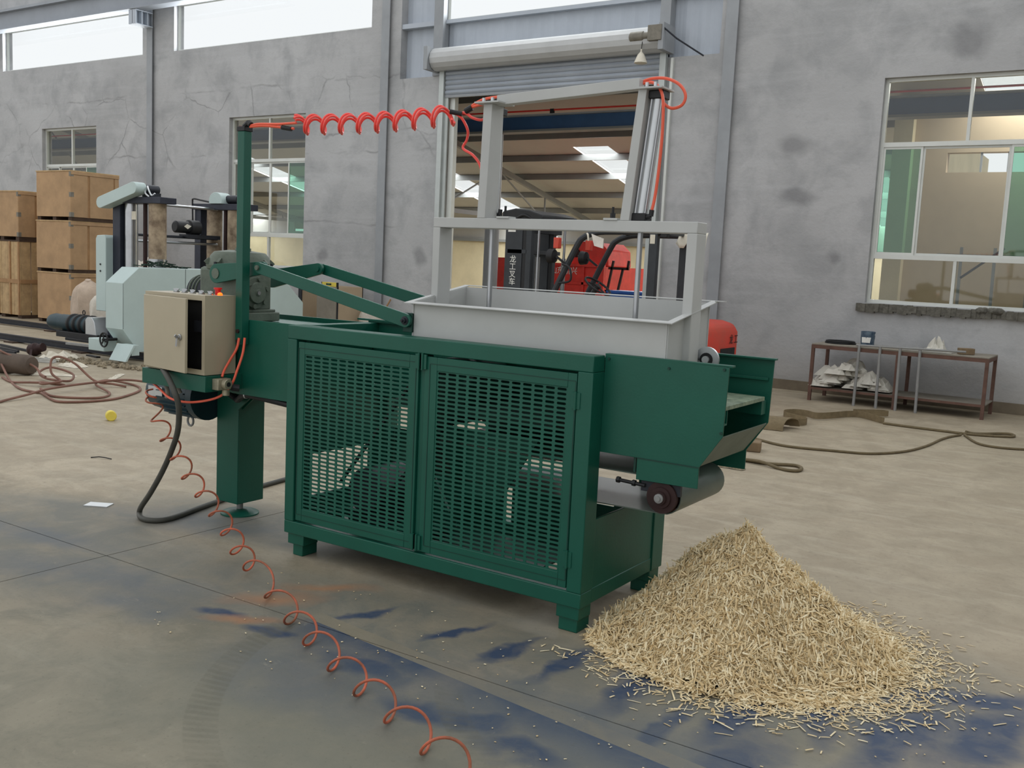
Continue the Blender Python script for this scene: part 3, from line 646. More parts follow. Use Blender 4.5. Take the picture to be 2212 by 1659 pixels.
# left body, side plates and outlet
part('left_body', MB().prism([(-2.56, .90), (-2.36, .80), (-1.80, .80), (-1.80, ZT-.005), (-2.90, ZT-.005), (-2.90, .90)], 'y', .100, .112), GREEN, M, .002)
part('left_body', MB().prism([(-2.56, .90), (-2.36, .80), (-1.80, .80), (-1.80, ZT-.005), (-2.90, ZT-.005), (-2.90, .90)], 'y', .642, .654), GREEN, M, .002)
part('left_deck', MB().box(-2.90, -1.82, .112, .642, 1.188, 1.196).box(-2.9, -1.82, .112, .642, .80, .808).box(-2.9, -2.888, .112, .642, .808, 1.188), GREEN, M)
poly = [(.0, ZT), (.56, ZT+.004), (.552, .945), (.46, .806), (.46, .716), (.18, .712), (.18, .806), (.0, .806)]
sp = part('outlet_plate', MB().prism(poly, 'y', .100, .108), GREEN, M, .0015)
part('plate_lip', MB().box(.0, .572, .100, .135, ZT, ZT+.008), GREEN, sp, .001)
part('plate_seam', MB().box(.18, .46, .0975, .100, .803, .808), DGREEN, sp)
sf = part('outlet_plate', MB().prism([(-1.82, ZT), (.56, ZT+.004), (.552, .945), (.46, .806), (.46, .716), (.18, .712), (.18, .806), (-1.82, .806)], 'y', .650, .658), GREEN, M, .0015)
part('plate_lip', MB().box(-1.82, .572, .625, .658, ZT, ZT+.008), GREEN, sf, .001); part('plate_rib', MB().box(.0, .54, .636, .650, 1.135, 1.147), GREEN, sf, .001)
for bx, bz in ((.02, 1.215), (.30, 1.20), (.54, 1.218), (.545, .96)): part('bolt', MB().cyl((bx, .094, bz), (bx, .100, bz), .006, n=8), DGREEN, sp)
part('bed_plate', MB().box(-.02, .545, .112, .60, 1.048, 1.066), PLANKG, M, .002)
part('bed_channel', MB().box(-.02, .54, .112, .17, .985, .993).box(-.02, .54, .112, .118, .985, 1.048).box(-.02, .54, .165, .17, .993, 1.048), GREEN, M)
part('bed_channel', MB().box(-.02, .54, .58, .64, .985, 1.048), GREEN, M)
part('discharge_flap', MB().prism([(.548, .945), (.548, .94), (.452, .806), (.452, .811)], 'y', .112, .640), RUBBER, M)
part('cross_plate', MB().box(.16, .17, .112, .648, .74, .98), DGREEN, M)
# conveyor roller and belt
part('head_roller', MB().cyl((.30, .118, .652), (.30, .64, .652), .066, n=28), REDRUST, M)
belt = MB(); zc = .652; R = .078; K = 12
ring = [(.30+R*math.cos(a), zc+R*math.sin(a)) for a in [PI/2-PI*k/K for k in range(K+1)]] + [(-.95, zc-R-.02), (-.95-R, zc), (-.95, zc+R)]
vs = []
for x, z in ring: vs += [(x, .135, z), (x, .625, z)]
nr = len(ring); belt.add(vs, [(2*k, 2*k+1, 2*((k+1) % nr)+1, 2*((k+1) % nr)) for k in range(nr)])
ins = [(.30+(x-.30)*.95 if x > .2 else x, zc+(z-zc)*.94) for x, z in ring]; vs = []
for x, z in ins: vs += [(x, .135, z), (x, .625, z)]
belt.add(vs, [(2*k+1, 2*k, 2*((k+1) % nr), 2*((k+1) % nr)+1) for k in range(nr)])
for e in (0, 1):
    o = len(belt.v); belt.v += [belt.v[2*k+e] for k in range(nr)] + [belt.v[2*nr+2*k+e] for k in range(nr)]
    belt.f += [(o+k, o+(k+1) % nr, o+nr+(k+1) % nr, o+nr+k) for k in range(nr)]
part('conveyor_belt', belt, BELTG, M)
bb = MB().box(.20, .38, .116, .134, .665, .735)
part('take_up_bracket', bb, DKIRON, M)
be = part('bearing', MB().lathe((.30, .118, .652), (0, -1, 0), [(0, .070), (.012, .068), (.013, .046), (.022, .044), (.023, .030), (.034, .028)], 24), REDRUST, M)
part('shaft_end', MB().lathe((.30, .088, .652), (0, -1, 0), [(0, .020), (.012, .020), (.013, .011), (.020, .011)], 16), GREYS, be)
part('tension_bolt', MB().cyl((.10, .112, .695), (.22, .112, .690), .008, n=10).cyl((.10, .112, .695), (.085, .112, .696), .014, n=6).cyl((.16, .112, .693), (.175, .112, .692), .014, n=6), BLACK, M)
part('bearing', MB().lathe((.30, .64, .652), (0, 1, 0), [(0, .070), (.02, .05), (.04, .03)], 20), REDRUST, M)
# hopper with a tilted rim
x0, x1, y0, y1 = -1.127, .300, .10, .603; o = .034
def zrim(y): return 1.386+.178*(y-.10)
hb = MB(); t = .005; zb = 1.215
def wallq(a, b):  # vertical sheet between two plan points
    dv = (Vector(b)-Vector(a)).normalized()*t; ax, ay = Vector(a)-dv; bx, by = Vector(b)+dv
    vs = [(ax, ay, zb), (bx, by, zb), (bx, by, zrim(by)-.003), (ax, ay, zrim(ay)-.003)]
    n = Vector((by-ay, ax-bx, 0)).normalized()*t
    vs += [(p[0]+n.x, p[1]+n.y, p[2]) for p in vs[:4]]
    hb.add(vs, [(0, 1, 2, 3), (7, 6, 5, 4), (0, 4, 5, 1), (1, 5, 6, 2), (2, 6, 7, 3), (3, 7, 4, 0)])
pl = [(x0+o, y0+o), (x1-o, y0+o), (x1-o, y1-o), (x0+o, y1-o)]
for k in range(4): wallq(pl[(k+1) % 4], pl[k])
H = part('hopper', hb, WHITE, M)
def rim(ax0, ax1, ay0, ay1):
    vs = [(x, y, zrim(y)+dz) for dz in (-.003, .001) for y in (ay0, ay1) for x in (ax0, ax1)]
    return MB().add(vs, [(0, 2, 3, 1), (4, 5, 7, 6), (0, 1, 5, 4), (2, 6, 7, 3), (0, 4, 6, 2), (1, 3, 7, 5)])
for q in ((x0, x1, y0, y0+o), (x0, x1, y1-o*.3, y1), (x0, x0+o, y0+o, y1-o*.3), (x1-o, x1, y0+o, y1-o*.3)): part('rim_flange', rim(*q), WHITE, H)
part('rim_flange', rim(x1, x1+.0, y1-.0, y1) if False else MB().box(x1-.01, x1+.03, y1-.03, y1+.01, zrim(y1)-.003, zrim(y1)+.001), WHITE, H)
# portal frame over the hopper
ya, yb = .300, .403
P_ = part('portal_frame', MB().box(-1.118, .298, ya, yb, 1.763, 1.812).box(-1.118, -1.076, ya, yb, 1.30, 1.763).box(.252, .298, ya, yb, 1.18, 1.763), WHITE, M, .003)
# cylinder gantry: two posts, top beam, cylinders, rods
G = part('cylinder_gantry', MB().bar((-.785, .355, 2.372), (-.02, .33, 2.402), .05, .047), WHITE, M, .002)
gp = part('gantry_post', MB().prism([(-.852, 1.812), (-.805, 1.812), (-.790, 2.352), (-.840, 2.352)], 'y', .300, .40), WHITE, G, .002)
gp2 = part('gantry_post', MB().prism([(-.074, 1.812), (-.028, 1.812), (.020, 2.376), (-.020, 2.376)], 'y', .300, .36), WHITE, G, .002)
part('top_plate', MB().box(-.875, -.735, .27, .41, 2.352, 2.360), WHITE, G, .001); part('top_plate', MB().box(-.02, .10, .28, .41, 2.374, 2.382), WHITE, G, .001)
for bx, bz in ((-.84, 2.360), (-.79, 2.360), (.02, 2.382), (.06, 2.382)): part('bolt', MB().cyl((bx, .3, bz), (bx, .3, bz+.02), .008, n=8), ALU, G)
def cylinder(xb, xt, z0, z1, yc):
    c = part('air_cylinder', MB().cyl((xb, yc, z0+.03), (xt, yc, z1-.03), .027, n=20), ALU, M)
    part('tie_rod', MB().cyl((xb+.024, yc-.02, z0+.02), (xt+.024, yc-.02, z1-.02), .006, n=8).cyl((xb-.024, yc-.02, z0+.02), (xt-.024, yc-.02, z1-.02), .006, n=8), STEEL, c)
    part('end_cap', MB().box(xb-.035, xb+.035, yc-.035, yc+.035, z0, z0+.035), BLACK, c, .004); part('end_cap', MB().box(xt-.035, xt+.035, yc-.035, yc+.035, z1-.035, z1), BLACK, c, .004)
    part('elbow_fitting', MB().cyl((xb+.03, yc-.02, z0+.018), (xb+.055, yc-.02, z0+.022), .011, n=10).cyl((xb+.055, yc-.02, z0+.022), (xb+.058, yc-.02, z0+.05), .011, n=10), BLACK, c)
    part('piston_rod', MB().cyl((xb, yc, 1.24), (xb, yc, z0), .0125, n=14), STEEL, c)
cylinder(.005, .055, 1.812, 2.372, .355)
cylinder(-.848, -.845, 1.812, 2.350, .43)
part('press_plate', MB().box(-1.05, .22, .18, .56, 1.225, 1.24), WHITE, M)
for bx in (-.70, -.12):
    cl = part('clamp_plate', MB().box(bx-.035, bx+.035, .295, .36, 1.812, 1.822), WHITE, P_, .001); part('clamp_bolt', MB().cyl((bx, .32, 1.822), (bx, .32, 1.845), .012, n=6).cyl((bx, .32, 1.845), (bx, .32, 1.872), .006, n=8), BLACK, cl)
# guide wheel beside the hopper
part('guide_wheel', MB().cyl((.33, .42, 1.222), (.33, .435, 1.222), .056, n=28), ALU, M)
part('wheel_recess', MB().cyl((.33, .417, 1.222), (.33, .42, 1.222), .030, n=20), BLACK, M); part('wheel_hub', MB().cyl((.33, .405, 1.222), (.33, .417, 1.222), .016, n=14), ALU, M)
part('wheel_axle', MB().cyl((.27, .43, 1.222), (.33, .43, 1.222), .012, n=10), STEEL, M)
# crank arms and connecting rods
def link(name, a, b, h0, h1, yy, tk, par=M, arms=True):
    ax, az = a; bx, bz = b; d = Vector((bx-ax, bz-az)); L_ = d.length; d /= L_; n = Vector((-d.y, d.x)); K = 10; pl = []
    for k in range(K+1):
        t_ = PI/2+PI*k/K; pl.append((ax+(d.x*math.cos(t_)+n.x*math.sin(t_))*h0, az+(d.y*math.cos(t_)+n.y*math.sin(t_))*h0))
    for k in range(K+1):
        t_ = -PI/2+PI*k/K; pl.append((bx+(d.x*math.cos(t_)+n.x*math.sin(t_))*h1, bz+(d.y*math.cos(t_)+n.y*math.sin(t_))*h1))
    return part(name, MB().prism(pl, 'y', yy-tk/2, yy+tk/2), GREEN, par, .002)
cr1 = link('crank_arm', (-2.535, 1.465), (-2.16, 1.512), .055, .034, .135, .02)
part('pivot_bolt', MB().cyl((-2.16, .085, 1.512), (-2.16, .15, 1.512), .014, n=8).cyl((-2.535, .12, 1.465), (-2.535, .3, 1.465), .03, n=16), GREYG, cr1)
l1 = link('connecting_rod', (-2.16, 1.512), (-1.115, 1.298), .030, .034, .105, .016)
part('rod_bolt', MB().lathe((-1.115, .098, 1.298), (0, -1, 0), [(0, .022), (.004, .022), (.005, .013), (.018, .013), (.019, .007), (.03, .006)], 12).cyl((-1.115, .10, 1.298), (-1.115, .15, 1.298), .014, n=10), DKIRON, l1)
part('rod_lug', MB().box(-1.145, -1.088, .12, .16, 1.24, 1.335), DGREEN, M, .002)
cr2 = link('crank_arm', (-2.57, 1.44), (-2.185, 1.515), .055, .034, .590, .02)
part('pivot_bolt', MB().cyl((-2.185, .57, 1.515), (-2.185, .645, 1.515), .016, n=10), GREEN, cr2)
link('connecting_rod', (-2.185, 1.515), (-1.12, 1.312), .030, .034, .625, .016)
# gear reducer
g_ = part('gear_reducer', MB().box(-2.74, -2.372, .175, .40, 1.255, 1.50), GREYG, M, .02)
part('reducer_base', MB().box(-2.80, -2.345, .15, .44, 1.20, 1.252), GREYG, g_, .006)
part('reducer_foot', MB().box(-2.78, -2.36, .16, .42, 1.252, 1.268), GREYG, g_, .004)
lx, ly = -2.57, .33
L1 = part('reducer_lid', MB().lathe((lx, ly, 1.49), (0, 0, 1), [(0, .185), (.022, .192), (.024, .178), (.075, .168), (.10, .145), (.112, .06)], 32), GREYG, g_)
for k in range(8):
    a = k*PI/4+.2; part('lid_rib', MB().bar((lx+.16*math.cos(a), ly+.16*math.sin(a), 1.535), (lx+.185*math.cos(a), ly+.185*math.sin(a), 1.512), .018, .05), GREYG, L1)
    a = k*PI/4; part('lid_bolt', MB().cyl((lx+.178*math.cos(a), ly+.178*math.sin(a), 1.512), (lx+.178*math.cos(a), ly+.178*math.sin(a), 1.53), .011, n=6), DKIRON, L1)
part('filler_plug', MB().cyl((lx+.05, ly-.02, 1.60), (lx+.05, ly-.02, 1.615), .045, n=16), GREYG, L1)
fg = part('bearing_flange', MB().lathe((-2.372, .265, 1.365), (1, 0, 0), [(0, .090), (.018, .088), (.019, .062), (.034, .058), (.035, .02), (.038, .018)], 28), GREYG, g_)
for k in range(6):
    a = k*PI/3+.3; part('flange_lug', MB().cyl((-2.372, .265+.080*math.cos(a), 1.365+.080*math.sin(a)), (-2.340, .265+.080*math.cos(a), 1.365+.080*math.sin(a)), .014, n=8), GREYG, fg)
part('plug', MB().cyl((-2.337, .265, 1.365), (-2.328, .265, 1.365), .012, n=10), STEEL, fg)
im = part('input_motor', MB().lathe((-2.74, .30, 1.345), (-1, 0, 0), [(0, .085), (.03, .085), (.05, .095), (.15, .095), (.17, .08)], 24), DKIRON, g_)
for k in range(3): part('cooling_ring', MB().lathe((-2.80-.03*k, .30, 1.345), (-1, 0, 0), [(0, .096), (0.002, .103), (.008, .103), (.010, .096)], 24), GREYG, im)
# leg, post and lower motor
lg = part('support_leg', MB().box(-2.72, -2.53, .30, .505, .085, .82), GREEN, M, .004)
part('leg_gusset', MB().prism([(-2.53, .80), (-2.53, .66), (-2.36, .80)], 'y', .33, .34).prism([(-2.56, .90), (-2.53, .90), (-2.36, .80), (-2.53, .66)], 'y', .295, .305), GREEN, lg)
part('foot_pad', MB().lathe((-2.62, .40, .0), (0, 0, 1), [(0, .115), (.008, .115), (.016, .10), (.03, .045)], 28), GREEN, lg); part('levelling_screw', MB().cyl((-2.62, .40, .03), (-2.62, .40, .09), .02, n=12), GREYS, lg)
po = part('hose_post', MB().box(-2.275, -2.222, .045, .098, 1.085, 2.238), GREEN, M, .003)
part('post_cap', MB().box(-2.278, -2.219, .042, .101, 2.238, 2.262).cyl((-2.25, .07, 2.262), (-2.21, .065, 2.283), .016, n=10).cyl((-2.21, .065, 2.283), (-2.185, .06, 2.268), .016, n=10), BLACK, po, .002)
for z in (1.16, 1.105): part('post_bolt', MB().cyl((-2.25, .045, z), (-2.25, .036, z), .012, n=6), REDRUST, po)
m2 = part('suspended_motor', MB().lathe((-2.78, .25, .72), (-1, 0, 0), [(0, .11), (.02, .125), (.30, .125), (.31, .118), (.40, .112), (.44, .085), (.452, .03)], 28), DARKM, M)
for k in range(14):
    a = PI*.95+k*PI*.09; part('cooling_fin', MB().bar((-2.80, .25+.13*math.cos(a), .72+.13*math.sin(a)), (-3.05, .25+.13*math.cos(a), .72+.13*math.sin(a)), .006, .02, up=(0, math.cos(a), math.sin(a))), DARKM, m2)
part('motor_nameplate', MB().box(-3.13, -3.0, .118, .124, .70, .76), ALU, m2)
part('lifting_eye', MB().tube([(-2.90+.026*math.cos(2*PI*k/14), .25, .555+.03*math.sin(2*PI*k/14)) for k in range(14)], .007, 8, closed=True).cyl((-2.90, .25, .58), (-2.90, .25, .60), .012, n=8), GREYS, m2)
part('motor_flange', MB().cyl((-2.78, .25, .72), (-2.73, .25, .72), .14, n=28), DARKM, m2)
# shelf and control box
sh = part('box_shelf', MB().box(-2.815, -2.275, -.155, -.149, .832, .918).box(-2.281, -2.275, -.149, .098, .832, .918).box(-2.815, -2.281, -.149, .15, .910, .918).box(-2.815, -2.809, -.149, .098, .832, .910), GREEN, M, .0015)
va = part('air_valve', MB().box(-2.275, -2.225, -.11, -.02, .845, .905).cyl((-2.225, -.065, .878), (-2.195, -.065, .878), .028, n=16).cyl((-2.245, -.04, .845), (-2.245, -.04, .81), .02, n=12), BRASS, M, .003)
part('valve_bore', MB().cyl((-2.196, -.065, .878), (-2.192, -.065, .878), .013, n=12), BLACK, va); part('valve_muffler', MB().cyl((-2.235, -.01, .855), (-2.205, .02, .85), .02, n=10), BLACK, va)
part('cable_gland', MB().cyl((-2.80, -.06, .875), (-2.835, -.06, .875), .024, n=14), REDRUST, sh)
bx0, bx1, by0, by1, bz0, bz1 = -2.80, -2.295, -.145, .068, .922, 1.352
t = .003
bd = MB().box(bx0+t, bx1-t, by1-t, by1, bz0+t, bz1-t).box(bx0, bx0+t, by0, by1, bz0, bz1).box(bx1-t, bx1, by0, by1, bz0, bz1).box(bx0+t, bx1-t, by0, by1, bz0, bz0+t).box(bx0+t, bx1-t, by0, by1, bz1-t, bz1)
bd.box(bx0+.028, bx1-.024, by0, by0+t, bz1-.028, bz1-t).box(bx0+.028, bx1-.024, by0, by0+t, bz0+t, bz0+.028).box(bx0+t, bx0+.028, by0, by0+t, bz0+t, bz1-t).box(bx1-.024, bx1-t, by0, by0+t, bz0+t, bz1-t)
CB_ = part('control_box', bd, BEIGE, M)
dd = MB(); wd = .452; a = math.radians(9); hx, hy = bx0+.014, by0-.004
c_, s_ = math.cos(a), math.sin(a)
def dpt(u, v, z): return (hx+u*c_+v*s_, hy-u*s_+v*c_, z)
vs = [dpt(u, v, z) for z in (bz0+.012, bz1-.018) for v in (-.016, 0) for u in (0, wd)]
dd.add(vs, [(0, 2, 3, 1), (4, 5, 7, 6), (0, 1, 5, 4), (2, 6, 7, 3), (0, 4, 6, 2), (1, 3, 7, 5)])
bdo = part('box_door', dd, BEIGE, CB_, .003)
lp = Vector(dpt(wd-.05, -.016, 1.125)); ln = Vector((-s_, -c_, 0))
part('door_lock', MB().lathe(lp, ln, [(0, .017), (.006, .017), (.008, .012), (.02, .011)], 16).bar(lp+ln*.02, lp+ln*.034+Vector((.004, 0, .012)), .006, .014).bar(lp+ln*.012+Vector((-.012, 0, -.01)), lp+ln*.012+Vector((-.018, 0, -.05)), .014, .002), STEEL, bdo)
part('box_dark_and_gear', MB().box(bx0+.004, bx1-.004, by0+.05, by0+.06, bz0+.004, bz1-.004), BLACK, CB_)  # black sheet standing in for the shade inside the open box
part('box_dark_and_gear', MB().box(-2.42, -2.33, -.115, -.09, 1.15, 1.21), DKIRON, CB_)
for k, xk in enumerate((-2.665, -2.595, -2.525, -2.452, -2.378)):
    part('toggle_switch', MB().cyl((xk, -.04, bz1), (xk, -.04, bz1+.006), .018, n=14).cyl((xk, -.04, bz1+.006), (xk+.004, -.046, bz1+.014), .012, n=10).bar((xk-.012, -.05, bz1+.018), (xk+.016, -.036, bz1+.016), .008, .006), STEEL, CB_)
part('red_button', MB().cyl((-2.378, .01, bz1), (-2.378, .01, bz1+.03), .016, n=14).cyl((-2.378, .01, bz1+.03), (-2.378, .01, bz1+.04), .023, n=14), REDBTN, CB_, label='red emergency button')
part('indicator_lamp', MB().lathe((-2.325, -.02, bz1), (0, 0, 1), [(0, .014), (.008, .014), (.014, .009), (.016, .003)], 14), LAMP, CB_, label='lit red indicator lamp')
# air hoses fixed to the machine
coilA = [(-1.901, .11, 2.27), (-1.733, .142, 2.270), (-1.569, .173, 2.272), (-1.385, .21, 2.279), (-1.206, .247, 2.291), (-1.082, .273, 2.303), (-1.01, .293, 2.311)]
def helix(path, turns, r, phase, sgn=1, per=20, by_index=False):
    cen = spline(path, 24); L_ = [0]
    for k in range(1, len(cen)): L_.append(L_[-1]+(1/24 if by_index else (cen[k]-cen[k-1]).length))
    tot = L_[-1]; n = int(turns*per); out = []; j = 0
    for k in range(n+1):
        s = tot*k/n
        while j < len(L_)-2 and L_[j+1] < s: j += 1
        f = (s-L_[j])/max(1e-9, L_[j+1]-L_[j]); p = cen[j].lerp(cen[j+1], f); T = (cen[min(j+3, len(cen)-1)]-cen[max(j-2, 0)]).normalized()
        side = T.cross(Vector((0, 0, 1))).normalized(); up = side.cross(T); th = phase+sgn*2*PI*turns*k/n
        rr = r(k/n) if callable(r) else r
        out.append(p + side*math.cos(th)*rr + up*math.sin(th)*rr)
    return out
hs = MB()
hs.tube(helix(coilA, 8.7, .046, 1.2, 1, 20), .0062, 8)
CO = part('spiral_hose', hs, REDHOSE, M)
hs = MB().tube(helix([(p[0], p[1]+.01, p[2]-.014) for p in coilA], 8.7, .038, 1.0, 1, 20), .0062, 8)
part('spiral_hose', hs, REDHOSE, M)
part('spiral_hose', MB().tube(helix([(p[0]+.012, p[1]-.006, p[2]-.006) for p in coilA], 8.7, .042, .8, 1, 20), .0062, 8), REDHOSE, M)
part('hose_lead', MB().tube(spline([(-2.194, .058, 2.264), (-2.134, .068, 2.273), (-2.016, .089, 2.271), (-1.901, .11, 2.276)]), .0068, 8).tube(spline([(-2.194, .058, 2.259), (-2.104, .074, 2.263), (-2.001, .092, 2.255), (-1.915, .108, 2.247)]), .0068, 8), ORHOSE, M)
part('hose_ferrule', MB().cyl((-1.99, .095, 2.254), (-1.93, .105, 2.245), .012, n=10).cyl((-1.04, .30, 2.325), (-.985, .325, 2.315), .012, n=10).cyl((-.965, .325, 2.327), (-.93, .33, 2.345), .015, n=10), BLACK, M)
part('hanging_hose', MB().tube(spline([(-1.02, .31, 2.319), (-.99, .33, 2.296), (-.973, .36, 2.242), (-.991, .38, 2.198), (-1.012, .38, 2.158), (-.95, .38, 2.123), (-.91, .39, 2.073), (-.895, .40, 1.995), (-.885, .41, 1.917), (-.87, .42, 1.85)]), .0068, 8), REDHOSE, M)
part('hanging_hose', MB().tube(spline([(-.962, .33, 2.329), (-.916, .33, 2.36), (-.863, .34, 2.383), (-.775, .35, 2.392)]), .0068, 8).tube(spline([(-.93, .33, 2.345), (-.90, .33, 2.352), (-.87, .36, 2.362)]), .0068, 8), ORHOSE, M)
part('hanging_hose', MB().tube(spline([(-1.012, .32, 2.318), (-.97, .33, 2.32), (-.93, .34, 2.296), (-.895, .37, 2.290), (-.88, .40, 2.318)]), .0068, 8), REDHOSE, M)
part('hanging_hose', MB().tube(spline([(-.045, .345, 2.41), (.015, .35, 2.427), (.082, .36, 2.425), (.144, .36, 2.396), (.175, .36, 2.351), (.163, .36, 2.311), (.117, .36, 2.298), (.083, .35, 2.317), (.068, .345, 2.351)]), .0068, 8), ORHOSE, M)
part('hanging_hose', MB().tube(spline([(-.045, .345, 2.405), (.021, .34, 2.409), (.067, .32, 2.383), (.093, .31, 2.336), (.10, .31, 2.258), (.096, .32, 2.15), (.086, .33, 2.031), (.074, .335, 1.921), (.063, .336, 1.862)]), .0068, 8), ORHOSE, M)
part('box_hose', MB().tube(spline([(-2.225, .03, 1.125), (-2.232, .02, 1.066), (-2.262, .0, 1.0), (-2.272, -.03, .945), (-2.265, -.05, .912)]), .0068, 8), ORHOSE, M)
part('box_hose', MB().tube(spline([(-2.185, .035, 1.129), (-2.182, .02, 1.046), (-2.19, -.01, .955), (-2.213, -.03, .874), (-2.28, -.06, .80), (-2.42, -.12, .76), (-2.56, -.15, .765), (-2.70, -.12, .80), (-2.79, -.10, .825)]), .0068, 8), ORHOSE, M)
part('cable_bundle', MB().tube(spline([(-2.60, .28, .76), (-2.52, .27, .735), (-2.42, .2, .745), (-2.30, .15, .79), (-2.1, .13, .790), (-1.82, .12, .775)]), .018, 10), BLACK, M)
part('cable_tie', MB().cyl((-2.30, .15, .79), (-2.29, .15, .791), .021, n=12), ALU, M)
part('wiring', MB().tube(spline([(-2.75, -.05, .83), (-2.74, -.04, .78), (-2.76, -.03, .74)]), .012, 8).tube(spline([(-2.70, -.02, .83), (-2.68, 0, .77)]), .014, 8), FILMGREY, M)
part('top_fixing', MB().box(-1.9, -1.13, .62, .65, 1.236, 1.246), GREEN, M)

# ------------------------------------------------------------------ hoses and cables on the floor
GC = [(-2.785, -.1, .785), (-2.781, -.1, .705), (-2.722, -.1, .599), (-2.613, -.12, .51), (-2.495, -.14, .424), (-2.358, -.17, .346), (-2.206, -.2, .281), (-2.058, -.23, .204), (-1.92, -.27, .139), (-1.775, -.33, .085), (-1.593, -.40, .062), (-1.192, -.622, .058), (-.932, -.759, .058), (-.708, -.869, .058), (-.452, -.99, .058), (-.242, -1.077, .058), (-.015, -1.169, .058), (.216, -1.26, .058), (.434, -1.353, .058), (.70, -1.46, .058)]
gm = MB().tube(helix(GC, len(GC)-1, lambda t: .042+.010*t, 1.0, 1, 24, True), .0052, 8)
single('spiral_air_hose', gm, DIRTYHOSE, 'long dusty orange spiral air hose trailing over the floor in the foreground', 'hose', (-1.19, -.62, 0))
cb = MB().tube(spline([(-2.611, -.17, .93), (-2.53, -.20, .894), (-2.455, -.215, .827), (-2.436, -.2, .737), (-2.481, -.17, .6), (-2.575, -.14, .465), (-2.695, -.11, .322), (-2.826, -.09, .175), (-2.925, -.078, .075), (-2.955, -.07, .03), (-2.90, -.10, .0165), (-2.82, -.105, .0165), (-2.765, -.05, .0165), (-2.776, .067, .0165), (-2.84, .28, .0165), (-2.9, .501, .0165), (-2.997, .837, .0165), (-3.023, 1.006, .0165), (-3.06, 1.257, .0165)]), .016, 12)
single('power_cable', cb, CABLE, 'thick grey power cable looping down from the control box to the floor', 'cable', (-2.9, 0, 0))

# ------------------------------------------------------------------ pile of shavings
rng = np.random.default_rng(5)
PX, PY, PR, PH = .56, .47, .70, .51
def pile_h(x, y):
    dx, dy = x-PX, y-PY; r = np.sqrt(dx*dx+dy*dy); a = np.arctan2(dy, dx)
    R = PR*(1+.06*np.sin(3*a+.5)+.05*np.sin(5*a+2)); u = np.clip(r/R, 0, 1)
    ll = np.exp(-((dx+.22)**2+(dy-.10)**2)/.03)
    h = PH*((1-u)**1.45*.95+.05*(1-u**2)**2)+.05*ll*(1-u)
    h = h + (.034*np.sin(9*x+2)*np.sin(8*y+1)+.022*np.sin(21*x+3*y)*np.sin(17*y+2-5*x))*np.minimum(1, 3*(1-u))
    return np.where(u >= 1, 0, np.maximum(h, 0))
n = 56; th = np.linspace(0, 2*PI, n, endpoint=False); rs = np.linspace(0, 1, 26)**.9*PR*.90
vs = [(PX, PY, float(pile_h(PX, PY)))] + [(PX+r*math.cos(t), PY+r*math.sin(t), float(pile_h(PX+r*math.cos(t), PY+r*math.sin(t)))-.006) for r in rs[1:] for t in th]
fs = [(0, 1+k, 1+(k+1) % n) for k in range(n)] + [(1+i*n+k, 1+(i+1)*n+k, 1+(i+1)*n+(k+1) % n, 1+i*n+(k+1) % n) for i in range(len(rs)-2) for k in range(n)]
core = MB().add(vs, fs)
def flakes(px, py, pz, L, W, T, yaw, tilt, roll, bend):
    """thin curled strips: 3 cross sections each"""
    n = len(px); out = np.zeros((n, 12, 3)); ca, sa, ct, st = np.cos(yaw), np.sin(yaw), np.cos(tilt), np.sin(tilt)
    d = np.stack([ca*ct, sa*ct, st], 1); s0 = np.stack([-sa, ca, 0*ca], 1); u0 = np.cross(d, s0)
    s = s0*np.cos(roll)[:, None]+u0*np.sin(roll)[:, None]; u = np.cross(d, s)
    c = np.stack([px, py, pz], 1)
    for k, f in enumerate((-.5, 0, .5)):
        p = c+d*(L*f)[:, None]+u*(bend*(1 if f == 0 else 0))[:, None]
        out[:, 4*k+0] = p-s*(W/2)[:, None]-u*(T/2)[:, None]; out[:, 4*k+1] = p+s*(W/2)[:, None]-u*(T/2)[:, None]
        out[:, 4*k+2] = p+s*(W/2)[:, None]+u*(T/2)[:, None]; out[:, 4*k+3] = p-s*(W/2)[:, None]+u*(T/2)[:, None]
    q = []
    for k in (0, 4):
        for j in range(4): q.append((k+j, k+(j+1) % 4, k+4+(j+1) % 4, k+4+j))
    q += [(3, 2, 1, 0), (8, 9, 10, 11)]
    q = np.array(q); F = (q[None]+(np.arange(n)*12)[:, None, None]).reshape(-1, 4)
    return out.reshape(-1, 3), F
def flake_object(name, V, F, label, cat, loc, extra=None):
    V = V-np.array(loc)
    me = bpy.data.meshes.new(name)
    nb = len(extra.v) if extra else 0
    if extra:
        V = np.concatenate([np.array(extra.v)-np.array(loc), V]); F = F+nb
    ft = [tuple(f) for f in extra.f] if extra else []
    nl = sum(len(f) for f in ft)+4*len(F)
    me.vertices.add(len(V)); me.vertices.foreach_set('co', V.astype(np.float32).ravel())
    li = np.concatenate([np.array([i for f in ft for i in f], dtype=np.int32), F.astype(np.int32).ravel()])
    tot = np.array([len(f) for f in ft]+[4]*len(F), dtype=np.int32); st = np.concatenate([[0], np.cumsum(tot)[:-1]]).astype(np.int32)
    me.loops.add(nl); me.loops.foreach_set('vertex_index', li)
    me.polygons.add(len(tot)); me.polygons.foreach_set('loop_start', st); me.polygons.foreach_set('loop_total', tot)
    me.update(calc_edges=True); me.validate(); me.materials.append(SHAVE)
    o = bpy.data.objects.new(name, me); C.objects.link(o); o.location = loc
    o['label'] = label; o['category'] = cat; o['kind'] = 'stuff'; return o
N_ = 20000
r = PR*1.0*np.sqrt(rng.random(N_)); a = rng.random(N_)*2*PI; px, py = PX+r*np.cos(a), PY+r*np.sin(a)
pz = pile_h(px, py)+rng.random(N_)*.020-.004
e = .02; gx = (pile_h(px+e, py)-pile_h(px-e, py))/(2*e); gy = (pile_h(px, py+e)-pile_h(px, py-e))/(2*e)
